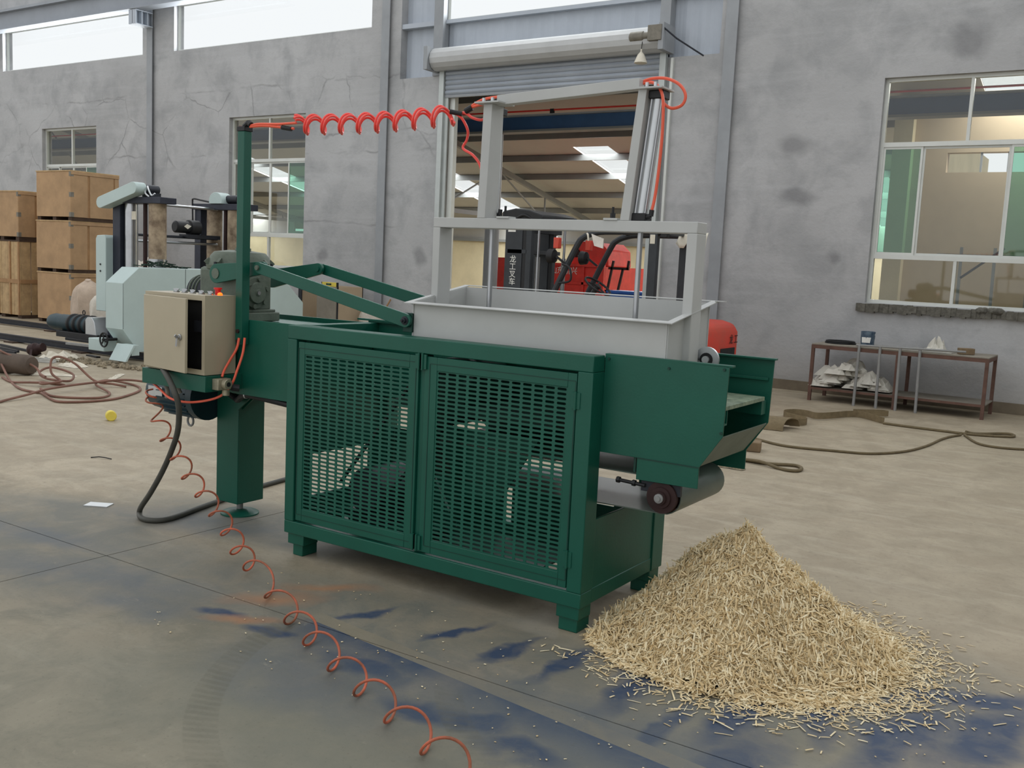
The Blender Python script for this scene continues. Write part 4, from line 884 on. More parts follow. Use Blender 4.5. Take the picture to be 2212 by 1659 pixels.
yaw = rng.random(N_)*2*PI; slope = gx*np.cos(yaw)+gy*np.sin(yaw)
tilt = np.arctan(slope)+rng.normal(0, .50, N_)
L = rng.gamma(6, .0072, N_)*1.0+.009; Wd = rng.uniform(.0035, .0085, N_); T = np.full(N_, .0011)
keep = ~((px < .02) & (py < .86) & (py > -.01))
tilt = np.where(pz < .02, np.clip(tilt, -.15, .15), tilt); pz = np.maximum(pz, .003+np.abs(np.sin(tilt))*L/2)
V, F = flakes(px[keep], py[keep], pz[keep], L[keep], Wd[keep], T[keep], yaw[keep], tilt[keep], rng.normal(0, .6, N_)[keep], (rng.normal(0, .002, N_))[keep])
flake_object('wood_shavings', V, F, 'heaped pile of pale wood shavings under the machine outlet', 'shavings', (PX, PY, 0), core)
n2 = 2900
a = rng.normal(-.40, 1.15, n2); r = PR*(.90+np.abs(rng.normal(0, .17, n2))*(1+.5*np.exp(-(a/.6)**2))); px, py = PX+r*np.cos(a), PY+r*np.sin(a)
ex, ey = rng.uniform(-1.6, 1.7, 260), rng.uniform(-1.1, .3, 260); px, py = np.concatenate([px, ex]), np.concatenate([py, ey]); n2 += 260
keep = ~((px < .12) & (py > -.12)); z = np.zeros(n2)+.0022+rng.random(n2)*.004
L = np.where(np.arange(n2) >= n2-260, rng.uniform(.003, .011, n2), rng.gamma(4, .008, n2)*.9+.004); Wd = rng.uniform(.0025, .007, n2)
V, F = flakes(px[keep], py[keep], z[keep], L[keep], Wd[keep], np.full(n2, .001)[keep], (rng.random(n2)*6.28)[keep], np.zeros(n2)[keep], rng.normal(0, .1, n2)[keep], np.full(n2, .0006)[keep])
flake_object('scattered_chips', V, F, 'loose pale wood chips scattered over the blue stained floor', 'wood chips', (PX, -.3, 0))
# ------------------------------------------------------------------ sawmill on its track, behind on the left
TK = thing('sawmill_track', 'pair of dusty steel rails on blocks running under the sawmill', 'track', (-12, 5.8, 0))
for y in (4.98, 6.62):
    part('rail', MB().box(-20, -7.2, y-.035, y+.035, .02, .035).box(-20, -7.2, y-.008, y+.008, .035, .10).box(-20, -7.2, y-.03, y+.03, .10, .115), DKIRON, TK)
for x, y in ((-13.0, 4.86), (-11.2, 4.86), (-9.4, 4.86), (-14.6, 6.5), (-12.2, 6.5)):
    part('block', MB().box(x-.12, x+.12, y-.02, y+.2, 0, .02), DKWOOD, TK)
S = thing('bandsaw_mill', 'pale blue grey bandsaw mill with tall columns and long hooded blade guard', 'sawmill', (-10.8, 6.9, 0))
poly = [(4.65, .455), (4.65, 1.085), (4.904, 1.30), (7.46, 1.30), (8.03, .80), (8.03, .50), (7.94, .44), (7.5, .13), (4.90, .13)]
hd = part('blade_guard', MB().prism(poly, 'x', -10.207, -9.825), BLUEG, S, .006)
part('guard_seam', MB().box(-9.825, -9.822, 5.68, 5.685, .14, 1.295).box(-9.826, -9.8235, 4.655, 4.659, .46, 1.08), DKIRON, hd)
part('dust_flap', MB().prism([(4.46, .05), (4.49, .05), (4.62, .265), (4.59, .27)], 'x', -9.86, -9.5), BLUEG, S, .002)
part('flap_arm', MB().box(-9.84, -9.56, 4.60, 4.72, .12, .26), BLUEG, S)
part('carriage', MB().box(-12.0, -10.2, 5.4, 5.62, .14, .30).box(-12.0, -10.2, 7.3, 7.55, .14, .30).box(-11.8, -11.5, 5.62, 7.3, .14, .26), SAWDARK, S, .005)
ms = part('near_mast', MB().box(-11.245, -11.07, 5.48, 5.68, .3, 2.22).box(-11.30, -10.08, 5.44, 5.72, 2.215, 2.305), SAWDARK, S, .006)
part('chrome_column', MB().cyl((-10.96, 5.60, .3), (-10.96, 5.60, 2.215), .095, n=20), CHROME, S)
part('column_tag', MB().box(-10.82, -10.72, 5.50, 5.503, 1.98, 2.10), PAPER, S)
part('worn_column', MB().cyl((-10.35, 5.60, .3), (-10.35, 5.60, 2.215), .125, n=20), RUSTY, S); part('column_sleeve', MB().cyl((-10.35, 5.60, .3), (-10.35, 5.60, 1.42), .128, n=20), CHROME, S)
part('lifting_screw', MB().cyl((-10.58, 5.56, .3), (-10.58, 5.56, 2.215), .03, n=10), REDRUST, S)
K = 8; a0, a1 = Vector((-11.30, 2.215)), Vector((-10.52, 2.425)); d = (a1-a0).normalized(); nn = Vector((-d.y, d.x)); pl = []
for k in range(K+1):
    t_ = PI/2+PI*k/K; pl.append(tuple(a0+(d*math.cos(t_)+nn*math.sin(t_))*.085))
for k in range(K+1):
    t_ = -PI/2+PI*k/K; pl.append(tuple(a1+(d*math.cos(t_)+nn*math.sin(t_))*.085))
part('belt_cover', MB().prism(pl, 'y', 5.30, 5.48), BLUEG, S, .006)
part('lift_motor', MB().cyl((-10.52, 5.48, 2.42), (-10.52, 5.72, 2.42), .07, n=14).box(-10.60, -10.38, 5.52, 5.68, 2.305, 2.37), DKIRON, S)
part('motor_cables', MB().tube(spline([(-10.45, 5.5, 2.46), (-10.38, 5.46, 2.42), (-10.33, 5.48, 2.33), (-10.28, 5.5, 2.36)]), .012, 6).tube(spline([(-10.48, 5.48, 2.44), (-10.42, 5.44, 2.36), (-10.36, 5.46, 2.31)]), .012, 6), ALU, S)
part('side_cover', MB().prism([(-11.49, .60), (-11.49, 1.68), (-11.46, 1.73), (-11.28, 1.74), (-11.245, 1.70), (-11.245, .60)], 'y', 5.36, 5.62), BLUEG, S, .01)
for z in (1.30, 1.20): part('cover_bolt', MB().cyl((-11.37, 5.36, z), (-11.37, 5.35, z), .014, n=8), BLACK, S)
part('far_mast', MB().box(-11.72, -11.57, 7.36, 7.56, .3, 2.25).box(-11.72, -10.45, 7.32, 7.6, 2.245, 2.345), SAWDARK, S, .006)
for xa in (-11.34, -10.83): part('worn_column', MB().cyl((xa, 7.46, .3), (xa, 7.46, 2.245), .125, n=18), RUSTY, S)
part('lifting_screw', MB().cyl((-11.02, 7.42, .3), (-11.02, 7.42, 2.245), .03, n=10), REDRUST, S)
pl = [(-11.27, 2.345), (-10.96, 2.345)] + [(-11.115+.155*math.cos(PI*k/10), 2.40+.13*math.sin(PI*k/10)) for k in range(11)]
part('pulley_cover', MB().prism(pl, 'y', 7.28, 7.50), BLUEG, S, .006); part('lift_motor', MB().cyl((-10.98, 7.44, 2.42), (-10.72, 7.44, 2.42), .07, n=14), DKIRON, S)
part('mast_cable', MB().tube(spline([(-11.28, 7.3, 2.37), (-11.5, 7.3, 2.40), (-11.68, 7.3, 2.42), (-11.73, 7.32, 2.36), (-11.73, 7.33, 2.0)]), .014, 6), BLACK, S)
for z, m_ in ((2.255, STEEL), (1.77, DKIRON), (1.68, STEEL)): part('tie_bar', MB().cyl((-11.2, 5.62, z), (-11.2, 7.4, z), .022, n=10), m_, S)
fm = part('feed_motor', MB().lathe((-11.2, 6.55, 1.93), (0, 1, 0), [(0, .07), (.02, .095), (.26, .095), (.27, .12), (.45, .12)], 18), BLACK, S)
part('motor_label', MB().prism([(6.66, 1.94), (6.72, 1.98), (6.80, 1.95), (6.73, 1.90)], 'x', -11.104, -11.100), PAPER, fm)
part('motor_bed', MB().box(-11.3, -11.1, 6.72, 7.38, 1.76, 1.82), DKIRON, S)
mm = part('drive_motor', MB().lathe((-12.62, 5.35, .36), (1, 0, 0), [(0, .05), (.02, .11), (.12, .13), (.30, .118), (.31, .13), (1.05, .13), (1.06, .11)], 24), DARKM, S)
for x in (-12.05, -11.9, -11.75, -11.6): part('motor_band', MB().lathe((x, 5.35, .36), (1, 0, 0), [(0, .13), (.02, .155), (.05, .155), (.07, .13)], 24), BLACK, mm)
part('motor_eye', MB().tube([(-11.78+.03*math.cos(2*PI*k/12), 5.35, .545+.035*math.sin(2*PI*k/12)) for k in range(12)], .008, 6, closed=True), BLACK, mm)
part('motor_bed', MB().box(-12.25, -11.2, 5.18, 5.55, .155, .245).box(-11.95, -11.25, 5.14, 5.6, .12, .16), BLACK, S, .006)
part('motor_belt_cover', MB().prism([(-11.52, .24), (-11.52, .46), (-11.47, .50), (-11.36, .50), (-11.30, .44), (-11.24, .20)], 'y', 5.2, 5.5), ALU, S, .006)
part('base_arm', MB().box(-10.46, -10.10, 4.55, 4.75, .13, .30), BLUEG, S, .01); part('base_arm', MB().bar((-11.2, 4.7, .15), (-10.45, 4.65, .17), .05, .03), GREYS, S)
wc = Vector((-10.03, 4.50, .305)); hw = MB().tube([wc+Vector((.085*math.cos(2*PI*k/22), 0, .095*math.sin(2*PI*k/22))) for k in range(22)], .012, 8, closed=True)
for k in range(3):
    a = PI/2+2*PI*k/3+.3; hw.bar(wc, wc+Vector((.085*math.cos(a), 0, .095*math.sin(a))), .018, .012, up=(0, 1, 0))
hwp = part('hand_wheel', hw, BLACK, S); part('wheel_handle', MB().cyl((-9.945, 4.50, .29), (-9.93, 4.45, .29), .012, n=8), BLACK, hwp); part('wheel_hub', MB().cyl((-10.03, 4.48, .305), (-10.03, 4.7, .305), .02, n=10), BLACK, hwp)
rg = MB(); rr = random.Random(11)
for k in range(60):
    t = rr.random(); x = -10.16+rr.random()*.26; y = 5.15+t*.62; h = .10*math.exp(-((t-.35)/.28)**2)
    rg.bar((x, y, 1.308+h*rr.random()), (x+rr.uniform(-.1, .1), y+rr.uniform(-.14, .14), 1.310+h*rr.random()+.01), .02, .012)
single('tangled_netting', rg, mat('dark_green_net', (40, 58, 48), .9, 0, .3, 20), 'dark green tangled netting lying on top of the sawmill blade guard', 'netting', (-10.0, 5.5, 1.30), kind='stuff')
B = thing('steel_bin', 'dark grey open steel bin behind the pale sawmill hood', 'bin', (-10.5, 9.3, 0))
part('bin_body', holed_wall(-10.98, -10.02, .12, 1.05, 9.05, 9.07, [(-10.9, -10.5, .3, .95)]), DKIRON, B)
part('bin_side', MB().box(-10.98, -10.96, 9.07, 9.7, .12, 1.05).box(-10.04, -10.02, 9.07, 9.7, .12, 1.05).box(-10.98, -10.02, 9.68, 9.7, .12, 1.05).box(-10.98, -10.02, 9.05, 9.7, .10, .12), BROWNP, B)
part('bin_front', MB().box(-10.5, -10.04, 9.03, 9.05, .12, 1.05), TABLET, B)
for x, y in ((-10.95, 9.1), (-10.1, 9.1), (-10.95, 9.6), (-10.1, 9.6)): part('leg', MB().box(x, x+.06, y, y+.06, 0, .10), DKIRON, B)
L_ = thing('spirit_level', 'yellow spirit level lying on the steel bin by the wall', 'spirit level', (-10.22, 9.06, 1.05))
part('level_bar', MB().box(-10.40, -10.04, 9.04, 9.08, 1.05, 1.125), YELLOW, L_, .003); part('end_cap', MB().box(-10.405, -10.39, 9.038, 9.082, 1.05, 1.126), BLACK, L_); part('end_cap', MB().box(-10.05, -10.035, 9.038, 9.082, 1.05, 1.126), BLACK, L_)
part('vial_window', MB().box(-10.29, -10.17, 9.036, 9.041, 1.075, 1.105), BLACK, L_); part('vial', MB().cyl((-10.26, 9.036, 1.09), (-10.2, 9.036, 1.09), .01, n=8), GREEN, L_)
single('leaning_rod', MB().cyl((-10.78, 9.93, .02), (-10.48, 10.16, 1.05), .016, n=10), ALU, 'thin pale metal rod leaning on the back wall beside the steel bin', 'rod', (-10.78, 9.93, 0))
single('leaning_stick', MB().cyl((-10.1, 9.9, .01), (-9.75, 10.15, .85), .016, n=10), WOODB, 'short wooden stick leaning on the wall left of the gate', 'stick', (-10.1, 9.9, 0))
# sacks
def sack(name, label, x, y, rx, ry, h, m, seed, z0=0, neck=True, tilt=0):
    rs = random.Random(seed); n, q = 20, 12; vs = []; ph = [rs.random()*6.28 for _ in range(6)]
    for i in range(q+1):
        t = i/q
        prof = (math.sin(min(1, t*3)*PI/2)**.5) if t < .34 else (1-.10*((t-.34)/.66)) * (max(0, 1-((t-.72)/.29)**2)**.45 if t > .72 else 1)
        prof = max(prof, .05)
        for k in range(n):
            a = 2*PI*k/n; wv = 1+.06*math.sin(3*a+ph[0]+t*4)+.05*math.sin(5*a+ph[1]-t*6)+.035*math.sin(9*a+ph[2]+t*3)+rs.uniform(-.015, .015)
            vs.append((x+rx*prof*wv*math.cos(a)+tilt*t*h, y+ry*prof*wv*math.sin(a), z0+h*t+.02*math.sin(4*a+ph[3])*t))
    fs = [(i*n+k, i*n+(k+1) % n, (i+1)*n+(k+1) % n, (i+1)*n+k) for i in range(q) for k in range(n)] + [tuple(reversed(range(n))), tuple(range(q*n, (q+1)*n))]
    b = thing(name, label, 'sack', (x, y, z0), 'woven sacks piled by the crates')
    part('bag', MB().add(vs, fs), m, b)
    if neck:
        tx = x+tilt*h*.9; part('tied_neck', MB().lathe((tx, y, z0+h*.96), (.3, -.2, 1), [(0, .07), (.03, .035), (.06, .06), (.08, .05)], 12), m, b)
    return b
sack('sack', 'pinkish bulging sack standing against the bottom plywood crate', -14.55, 7.25, .32, .28, .90, SACKP, 1)
sack('sack', 'white upright sack standing close to the sawmill hood beside the pinkish sack', -13.92, 7.15, .24, .24, .72, SACK, 2)
sack('sack', 'white sack lying high behind the two front sacks', -13.95, 7.85, .32, .3, 1.30, SACK, 4)
sack('sack', 'white sack seen between the two near columns of the sawmill', -14.6, 8.7, .45, .32, 1.38, SACK, 5)
sack('sack', 'low white sack slumped by the wall seen under the green connecting rod', -9.72, 9.6, .22, .2, .74, SACK, 6)
# crates
def crate(label, x0, x1, y0, y1, z0, z1, planked):
    t = .02; c = thing('wooden_crate', label, 'crate', ((x0+x1)/2, (y0+y1)/2, z0), 'wooden crates stacked at the back wall')
    for sx in (0, .45, .9): part('skid', MB().box(x0+(x1-x0)*sx, x0+(x1-x0)*(sx+.10), y0+.02, y1-.02, z0, z0+.07), DKWOOD, c)
    zb = z0+.07
    if not planked:
        part('front_panel', MB().box(x0, x1, y0, y0+t, zb, z1), WOOD, c, .003)
        part('side_panel', MB().box(x1-t, x1, y0+t, y1, zb, z1), WOODB, c)
        for ya, yb2 in ((y0, y0+.36), (y0+.40, y1-.12), (y1-.10, y1)): part('side_plank', MB().box(x1, x1+.012, ya+.005, yb2-.005, zb, z1-.06), WOOD, c)
        part('top_batten', MB().box(x1, x1+.02, y0, y1, z1-.055, z1), WOOD, c)
        for zz in (zb, z1-.09, (zb+z1)/2-.05): part('corner_tin', MB().box(x1-.05, x1+.014, y0-.004, y0+.06, zz, zz+.09), TIN, c)
        part('lid', MB().box(x0-.01, x1+.01, y0-.01, y1+.01, z1, z1+.025), WOOD2, c, .003); part('back_panel', MB().box(x0, x1-t, y1-t, y1, zb, z1), WOOD, c); part('left_panel', MB().box(x0, x0+t, y0+t, y1-t, zb, z1), WOOD, c)
    else:
        n = 6; w_ = (x1-x0)/n
        for k in range(n): part('plank', MB().box(x0+k*w_+.004, x0+(k+1)*w_-.004, y0, y0+t, zb, z1), WOOD2, c, .002)
        for k in range(4):
            q = (y1-y0)/4; part('side_plank', MB().box(x1-t, x1, y0+t+k*q+.004, y0+(k+1)*q-.004, zb, z1), WOOD2, c, .002)
        zm = zb+(z1-zb)*.46
        part('batten', MB().box(x0, x1, y0-.02, y0, zm-.04, zm+.04), WOODB, c); part('batten', MB().box(x1, x1+.02, y0, y1, zm-.04, zm+.04), WOODB, c)
        for xx in (x0+(x1-x0)*.4, x0+(x1-x0)*.72, x1-.06): part('batten', MB().box(xx, xx+.05, y0-.022, y0, zb, z1), WOODB, c)
        part('lid', MB().box(x0-.01, x1+.01, y0-.01, y1+.01, z1, z1+.03), DKWOOD, c); part('back_panel', MB().box(x0, x1-t, y1-t, y1, zb, z1), WOOD, c)
    return c
crate('plywood crate at the bottom of the three crate stack', -16.93, -15.80, 7.7, 8.75, 0, .985, False)
crate('middle plywood crate of the three crate stack', -16.95, -15.80, 7.7, 8.75, 1.01, 2.0, False)
crate('topmost plywood crate of the three crate stack below the small window', -16.93, -15.78, 7.7, 8.75, 2.025, 2.96, False)
crate('pale battened plank crate under the shorter stack at the left edge', -18.9, -17.55, 7.7, 8.6, 0, 1.57, True)
crate('plywood crate on top of the pale battened plank crate', -18.85, -17.60, 7.7, 8.5, 1.60, 2.575, False)
# ------------------------------------------------------------------ forklift in front of the gate
FK = thing('forklift', 'red and charcoal forklift truck parked in front of the open gate', 'forklift', (-4.0, 7.95, 0))
for yy, xr in ((7.46, -5.05), (8.14, -5.12)):
    mu = part('mast_upright', MB().box(-5.46, -5.19, yy-.04, yy+.04, .06, 2.22).box(-5.13, xr, yy-.04, yy+.04, .06, 2.18), FORKB, FK, .004)
    part('inner_rail', MB().box(-5.19, -5.13, yy-.03, yy+.03, .06, 2.15), BLACK, mu); part('lift_cylinder', MB().cyl((-5.01, yy+.08, .1), (-5.01, yy+.08, 1.7), .03, n=12).cyl((-5.01, yy+.08, 1.7), (-5.01, yy+.08, 2.15), .018, n=10), STEEL, mu)
part('mast_crossbar', MB().box(-5.42, -5.12, 7.42, 8.3, 1.74, 1.79), FORKB, FK); part('mast_tie', MB().box(-5.2, -5.06, 7.5, 8.22, 2.02, 2.12), FORKB, FK)
cap = MB().prism([(-5.50, 2.17), (-5.50, 2.29), (-5.3, 2.33), (-5.08, 2.31), (-4.88, 2.25), (-4.86, 2.17)], 'y', 7.38, 8.34); part('mast_head', cap, BLACK, FK, .02)
part('head_hose', MB().tube(spline([(-5.3, 7.40, 2.18), (-5.15, 7.37, 2.24), (-5.0, 7.40, 2.17)]), .02, 8), BLACK, FK)
for k, ch in enumerate('龙工叉车'): text('lettering', ch, .105, LETW, FK, (-5.325, 7.419, 1.655-.1*k), (PI/2, 0, 0))
part('white_decal', MB().box(-5.42, -5.30, 7.417, 7.42, 2.02, 2.05), LETW, FK)
for yy in (7.43, 8.35):
    gd = part('guard_pillar', MB().tube(spline([(-4.78, yy, 1.0), (-4.62, yy, 1.35), (-4.36, yy, 1.86), (-4.27, yy, 1.97), (-4.12, yy, 2.03), (-3.9, yy, 2.055), (-3.2, yy, 2.06)], 6), .04, 10), FORKB, FK)
    part('rear_pillar', MB().box(-3.33, -3.22, yy-.04, yy+.04, .9, 2.06), FORKB, FK, .006)
part('pillar_label', MB().box(-3.315, -3.25, 7.387, 7.39, 1.92, 2.03), PAPER, FK); part('pillar_foot', MB().box(-3.40, -3.15, 7.36, 7.48, 1.12, 1.24), BLACK, FK, .01)
for x in (-4.1, -3.9, -3.7, -3.5, -3.28): part('guard_slat', MB().box(x-.02, x+.02, 7.43, 8.35, 2.05, 2.08), FORKB, FK)
part('rear_lamp', MB().box(-3.19, -3.10, 7.40, 7.48, 2.0, 2.07), BLACK, FK, .006)
mi = part('mirror', MB().add([(-4.12, 7.36, 2.02), (-3.94, 7.36, 1.96), (-3.93, 7.33, 1.84), (-4.06, 7.34, 1.87), (-4.12, 7.38, 2.02), (-3.94, 7.38, 1.96), (-3.93, 7.35, 1.84), (-4.06, 7.36, 1.87)], [(3, 2, 1, 0), (4, 5, 6, 7), (0, 1, 5, 4), (1, 2, 6, 5), (2, 3, 7, 6), (3, 0, 4, 7)]), MIRROR, FK)
part('mirror_bracket', MB().tube(spline([(-4.22, 7.42, 2.02), (-4.17, 7.36, 2.01), (-4.15, 7.35, 1.93)]), .012, 6), PAPER, mi)
for yy, xx in ((7.36, -4.62), (8.2, -4.62)):
    hl = part('head_lamp', MB().lathe((xx, yy, 1.72), (-1, 0, 0), [(0, .04), (.02, .085), (.10, .095), (.11, .08)], 16), BLACK, FK)
    part('turn_lamp', MB().box(xx-.03, xx+.05, yy-.04, yy+.04, 1.82, 1.96), FORKR, hl, .01); part('lamp_bracket', MB().bar((xx+.0, yy, 1.72), (xx+.12, yy+.06, 1.62), .03, .03), BLACK, hl)
wc = Vector((-4.18, 7.72, 1.36)); ax = Vector((.55, 0, .83)).normalized(); b1 = Vector((0, 1, 0)); b2 = ax.cross(b1)
sw = part('steering_wheel', MB().tube([wc+b1*.19*math.cos(2*PI*k/28)+b2*.19*math.sin(2*PI*k/28) for k in range(28)], .015, 8, closed=True).cyl(wc-ax*.02, wc+ax*.01, .05, n=12), BLACK, FK)
for a in (.5, 2.6, 4.4): part('spoke', MB().bar(wc, wc+b1*.19*math.cos(a)+b2*.19*math.sin(a), .022, .012), BLACK, sw)
part('steering_column', MB().cyl(wc, wc-ax*.55, .035, n=12), BLACK, FK); part('dash', MB().box(-4.72, -4.5, 7.5, 8.28, .5, 1.1), FORKB, FK, .02)
part('grab_handle', MB().tube(spline([(-4.52, 7.37, 1.62), (-4.40, 7.34, 1.58), (-4.38, 7.34, 1.42), (-4.56, 7.36, 1.38)]), .014, 8), BLACK, FK)
part('engine_cover', MB().box(-4.1, -3.1, 7.5, 8.3, .35, .92), FORKR, FK, .03); part('floor_plate', MB().box(-4.7, -4.1, 7.45, 8.35, .32, .40), FORKB, FK)
se = part('seat', MB().box(-3.9, -3.45, 7.68, 8.12, .92, 1.04), BLACK, FK, .03); part('backrest', MB().box(-3.52, -3.42, 7.68, 8.12, 1.02, 1.18), BLACK, FK, .03)
cw = MB().prism([(-3.2, .22), (-2.62, .22), (-2.56, .4), (-2.56, .86), (-2.62, .96), (-2.78, 1.0), (-3.2, 1.0)], 'y', 7.42, 8.62)
cwp = part('counterweight', cw, FORKR, FK, .045)
part('tow_recess', MB().box(-2.6, -2.553, 8.02, 8.5, .52, .665), BLACK, cwp)
for k, ch in enumerate('龙工'): text('lettering', ch, .13, LETD, FK, (-2.553, 8.36+.16*k, .765), (PI/2, 0, PI/2))
for x, rw in ((-4.75, .33), (-3.05, .26)):
    for yy in (7.42, 8.26): part('wheel', MB().lathe((x, yy, rw), (0, 1, 0), [(0, rw*.6), (.01, rw*.95), (.05, rw), (.15, rw), (.18, rw*.95), (.19, rw*.6)], 24), BLACK, FK)
for yy in (7.65, 8.1): part('fork', MB().prism([(-5.55, .06), (-5.50, .06), (-5.50, .55), (-5.55, .55)], 'y', yy-.05, yy+.05).box(-6.5, -5.5, yy-.05, yy+.05, .05, .09), DKIRON, FK)
part('fork_carriage', MB().box(-5.50, -5.46, 7.45, 8.3, .12, .5), FORKB, FK)
rgs = MB(); rr = random.Random(4)
n = 9; vs = []
for i in range(n):
    for j in range(5): vs.append((-3.34+.05*i, 8.30-.02*j+.02*math.sin(i*2+j), 2.10-.035*j-(.06 if (i % 3) else .0)*j/4+.01*rr.random()))
fs = [(i*5+j, i*5+j+1, (i+1)*5+j+1, (i+1)*5+j) for i in range(n-1) for j in range(4)]
rgo = single('draped_cloth', MB().add(vs, fs), PAPER, 'torn off-white cloth draped over the rear of the forklift guard', 'cloth', (-3.2, 8.3, 2.0))
rgo.modifiers.new('thick', 'SOLIDIFY').thickness = .006
# ------------------------------------------------------------------ red truck in the lean-to
TR = thing('farm_truck', 'red three wheeled farm truck with white lettering parked in the lean-to hall', 'truck', (-8.7, 14.8, 0))
part('bed_front', MB().box(-10.02, -7.45, 14.0, 14.05, .55, 1.62), TRUCKR, TR, .01); part('bed_floor', MB().box(-10.02, -7.45, 14.05, 16.0, .55, .62), TRUCKR, TR)
for x in (-10.02, -9.4, -8.80, -7.95, -7.5): part('bed_rib', MB().box(x, x+.06, 13.96, 14.0, .55, 1.62), TRUCKR, TR, .004)
part('bed_rail', MB().box(-10.02, -7.45, 13.95, 14.06, 1.60, 1.66), TRUCKR, TR, .006); part('bed_rail', MB().box(-9.9, -7.5, 13.96, 14.0, 1.24, 1.29), TRUCKR, TR)
part('tailgate', MB().box(-10.10, -9.72, 13.92, 14.05, .55, 1.72), TRUCKR, TR, .02)
part('bed_side', MB().box(-10.02, -9.97, 14.05, 16.0, .55, 1.62), TRUCKR, TR); part('bed_side', MB().box(-7.5, -7.45, 14.05, 16.0, .55, 1.62), TRUCKR, TR)
part('cab', MB().prism([(-8.35, 1.62), (-8.30, 1.95), (-8.1, 2.12), (-7.65, 2.10), (-7.48, 1.95), (-7.45, 1.62)], 'y', 14.15, 15.2), TRUCKR, TR, .03)
part('cab_lamp', MB().lathe((-8.2, 14.15, 1.88), (0, -1, 0), [(0, .09), (.04, .09), (.05, .07)], 14), REDRUST, TR)
for k, ch in enumerate('山东凯兴'): text('lettering', ch, .17, LETW, TR, (-8.63+.16*k, 13.992, 1.50), (PI/2, 0, 0))
part('rusty_rack', MB().bar((-7.35, 13.9, .9), (-7.20, 13.9, 1.75), .04, .04).bar((-7.12, 13.9, .9), (-6.98, 13.9, 1.6), .04, .04).bar((-7.3, 13.9, 1.60), (-6.85, 13.9, 1.60), .04, .05).bar((-6.88, 13.9, 1.58), (-6.86, 13.9, 1.76), .04, .04).bar((-7.35, 13.9, 1.15), (-7.05, 13.9, 1.15), .04, .04), REDRUST, TR)
for x in (-9.6, -7.8): part('wheel', MB().lathe((x, 14.1, .42), (0, 1, 0), [(0, .25), (.02, .40), (.18, .42), (.2, .3)], 22), BLACK, TR)
part('wheel', MB().lathe((-7.15, 15.0, .36), (0, 1, 0), [(0, .2), (.02, .34), (.14, .36), (.16, .2)], 20), BLACK, TR); part('chassis', MB().box(-9.8, -7.0, 14.3, 15.6, .40, .55), DKIRON, TR)
BB = thing('blue_bin', 'long blue sheet metal bin on the lean-to floor behind the forklift', 'bin', (-6.2, 13.1, 0))
part('bin_body', MB().box(-6.7, -5.5, 12.8, 13.4, .1, 1.14), BLUEP, BB, .01); part('bin_rim', MB().box(-6.73, -5.47, 12.77, 13.43, 1.14, 1.19), BLUEP, BB, .006)
for x in (-6.65, -5.6): part('foot', MB().box(x, x+.08, 12.85, 13.3, 0, .1), DKIRON, BB)
RK = thing('pipe_rack', 'pale pipe rack standing in the lean-to behind the large right window', 'rack', (.3, 12.2, 0))
for x in (-.55, -.1, .35, .8): part('post', MB().bar((x, 12.2, 0), (x-.02, 12.2, 2.15), .04, .04), GREYS, RK)
for z in (1.1, 2.0): part('rail', MB().box(-.9, 1.2, 12.18, 12.22, z, z+.05), GREYS, RK)
part('brace', MB().bar((-.55, 12.2, 1.7), (.0, 12.2, 2.15), .05, .03), DKIRON, RK)
# ------------------------------------------------------------------ bench by the right wall
TB = thing('steel_bench', 'low rusty steel bench with a dusty top standing along the right wall', 'table', (-.7, 9.6, 0))
part('table_top', MB().box(-1.79, .33, 9.26, 9.98, .735, .752), TABLET, TB, .003)
part('top_frame', MB().box(-1.79, .33, 9.25, 9.29, .69, .735).box(-1.79, .33, 9.94, 9.98, .69, .735).box(-1.79, -1.75, 9.29, 9.94, .69, .735).box(.29, .33, 9.29, 9.94, .69, .735), TABLEF, TB)
for x in (-1.79, -.73, .29):
    for y in (9.25, 9.94): part('leg', MB().box(x, x+.04, y, y+.04, 0, .69), TABLEF, TB)
part('shelf', MB().box(-1.79, .33, 9.27, 9.96, .165, .178), TABLET, TB); part('shelf_frame', MB().box(-1.75, .29, 9.255, 9.275, .15, .18), TABLEF, TB)
RA = thing('tube_rack', 'grey tubular comb shaped rack leaning against the bench front', 'rack', (-.8, 9.2, 0))
part('top_tube', MB().cyl((-1.22, 9.235, .775), (.07, 9.235, .80), .014, n=10), GREYS, RA)
for xb, xt in ((-1.18, -1.18), (-.905, -.925), (-.67, -.685), (-.43, -.45)): part('leg', MB().cyl((xb, 9.19, 0), (xt, 9.235, .775), .018, n=10), GREYS, RA)
single('cable_ring', MB().tube([(-1.52+.19*math.cos(2*PI*k/36), 9.62+.17*math.sin(2*PI*k/36), .764) for k in range(36)], .011, 8, closed=True).tube([(-1.52+.18*math.cos(2*PI*k/36), 9.61+.165*math.sin(2*PI*k/36), .784) for k in range(36)], .010, 8, closed=True), BLACK, 'black coiled cable ring lying on the left end of the bench', 'cable', (-1.52, 9.62, .752))
BU = thing('paint_bucket', 'blue grey paint spattered bucket standing on the bench', 'bucket', (-1.16, 9.55, .752))
part('pail', MB().lathe((-1.16, 9.55, .752), (0, 0, 1), [(0, .078), (.004, .082), (.09, .084), (.10, .087), (.19, .090), (.192, .084), (.01, .076)], 24), BUCKET, BU)
part('bucket_handle', MB().tube([(-1.16+.092*math.cos(PI*k/12), 9.55-.04*math.sin(PI*k/12), .92-.06*math.sin(PI*k/12)) for k in range(13)], .003, 6), STEEL, BU); part('bucket_label', MB().prism([(-1.21, .80), (-1.11, .80), (-1.10, .87), (-1.215, .87)], 'y', 9.463, 9.465), LETW, BU)
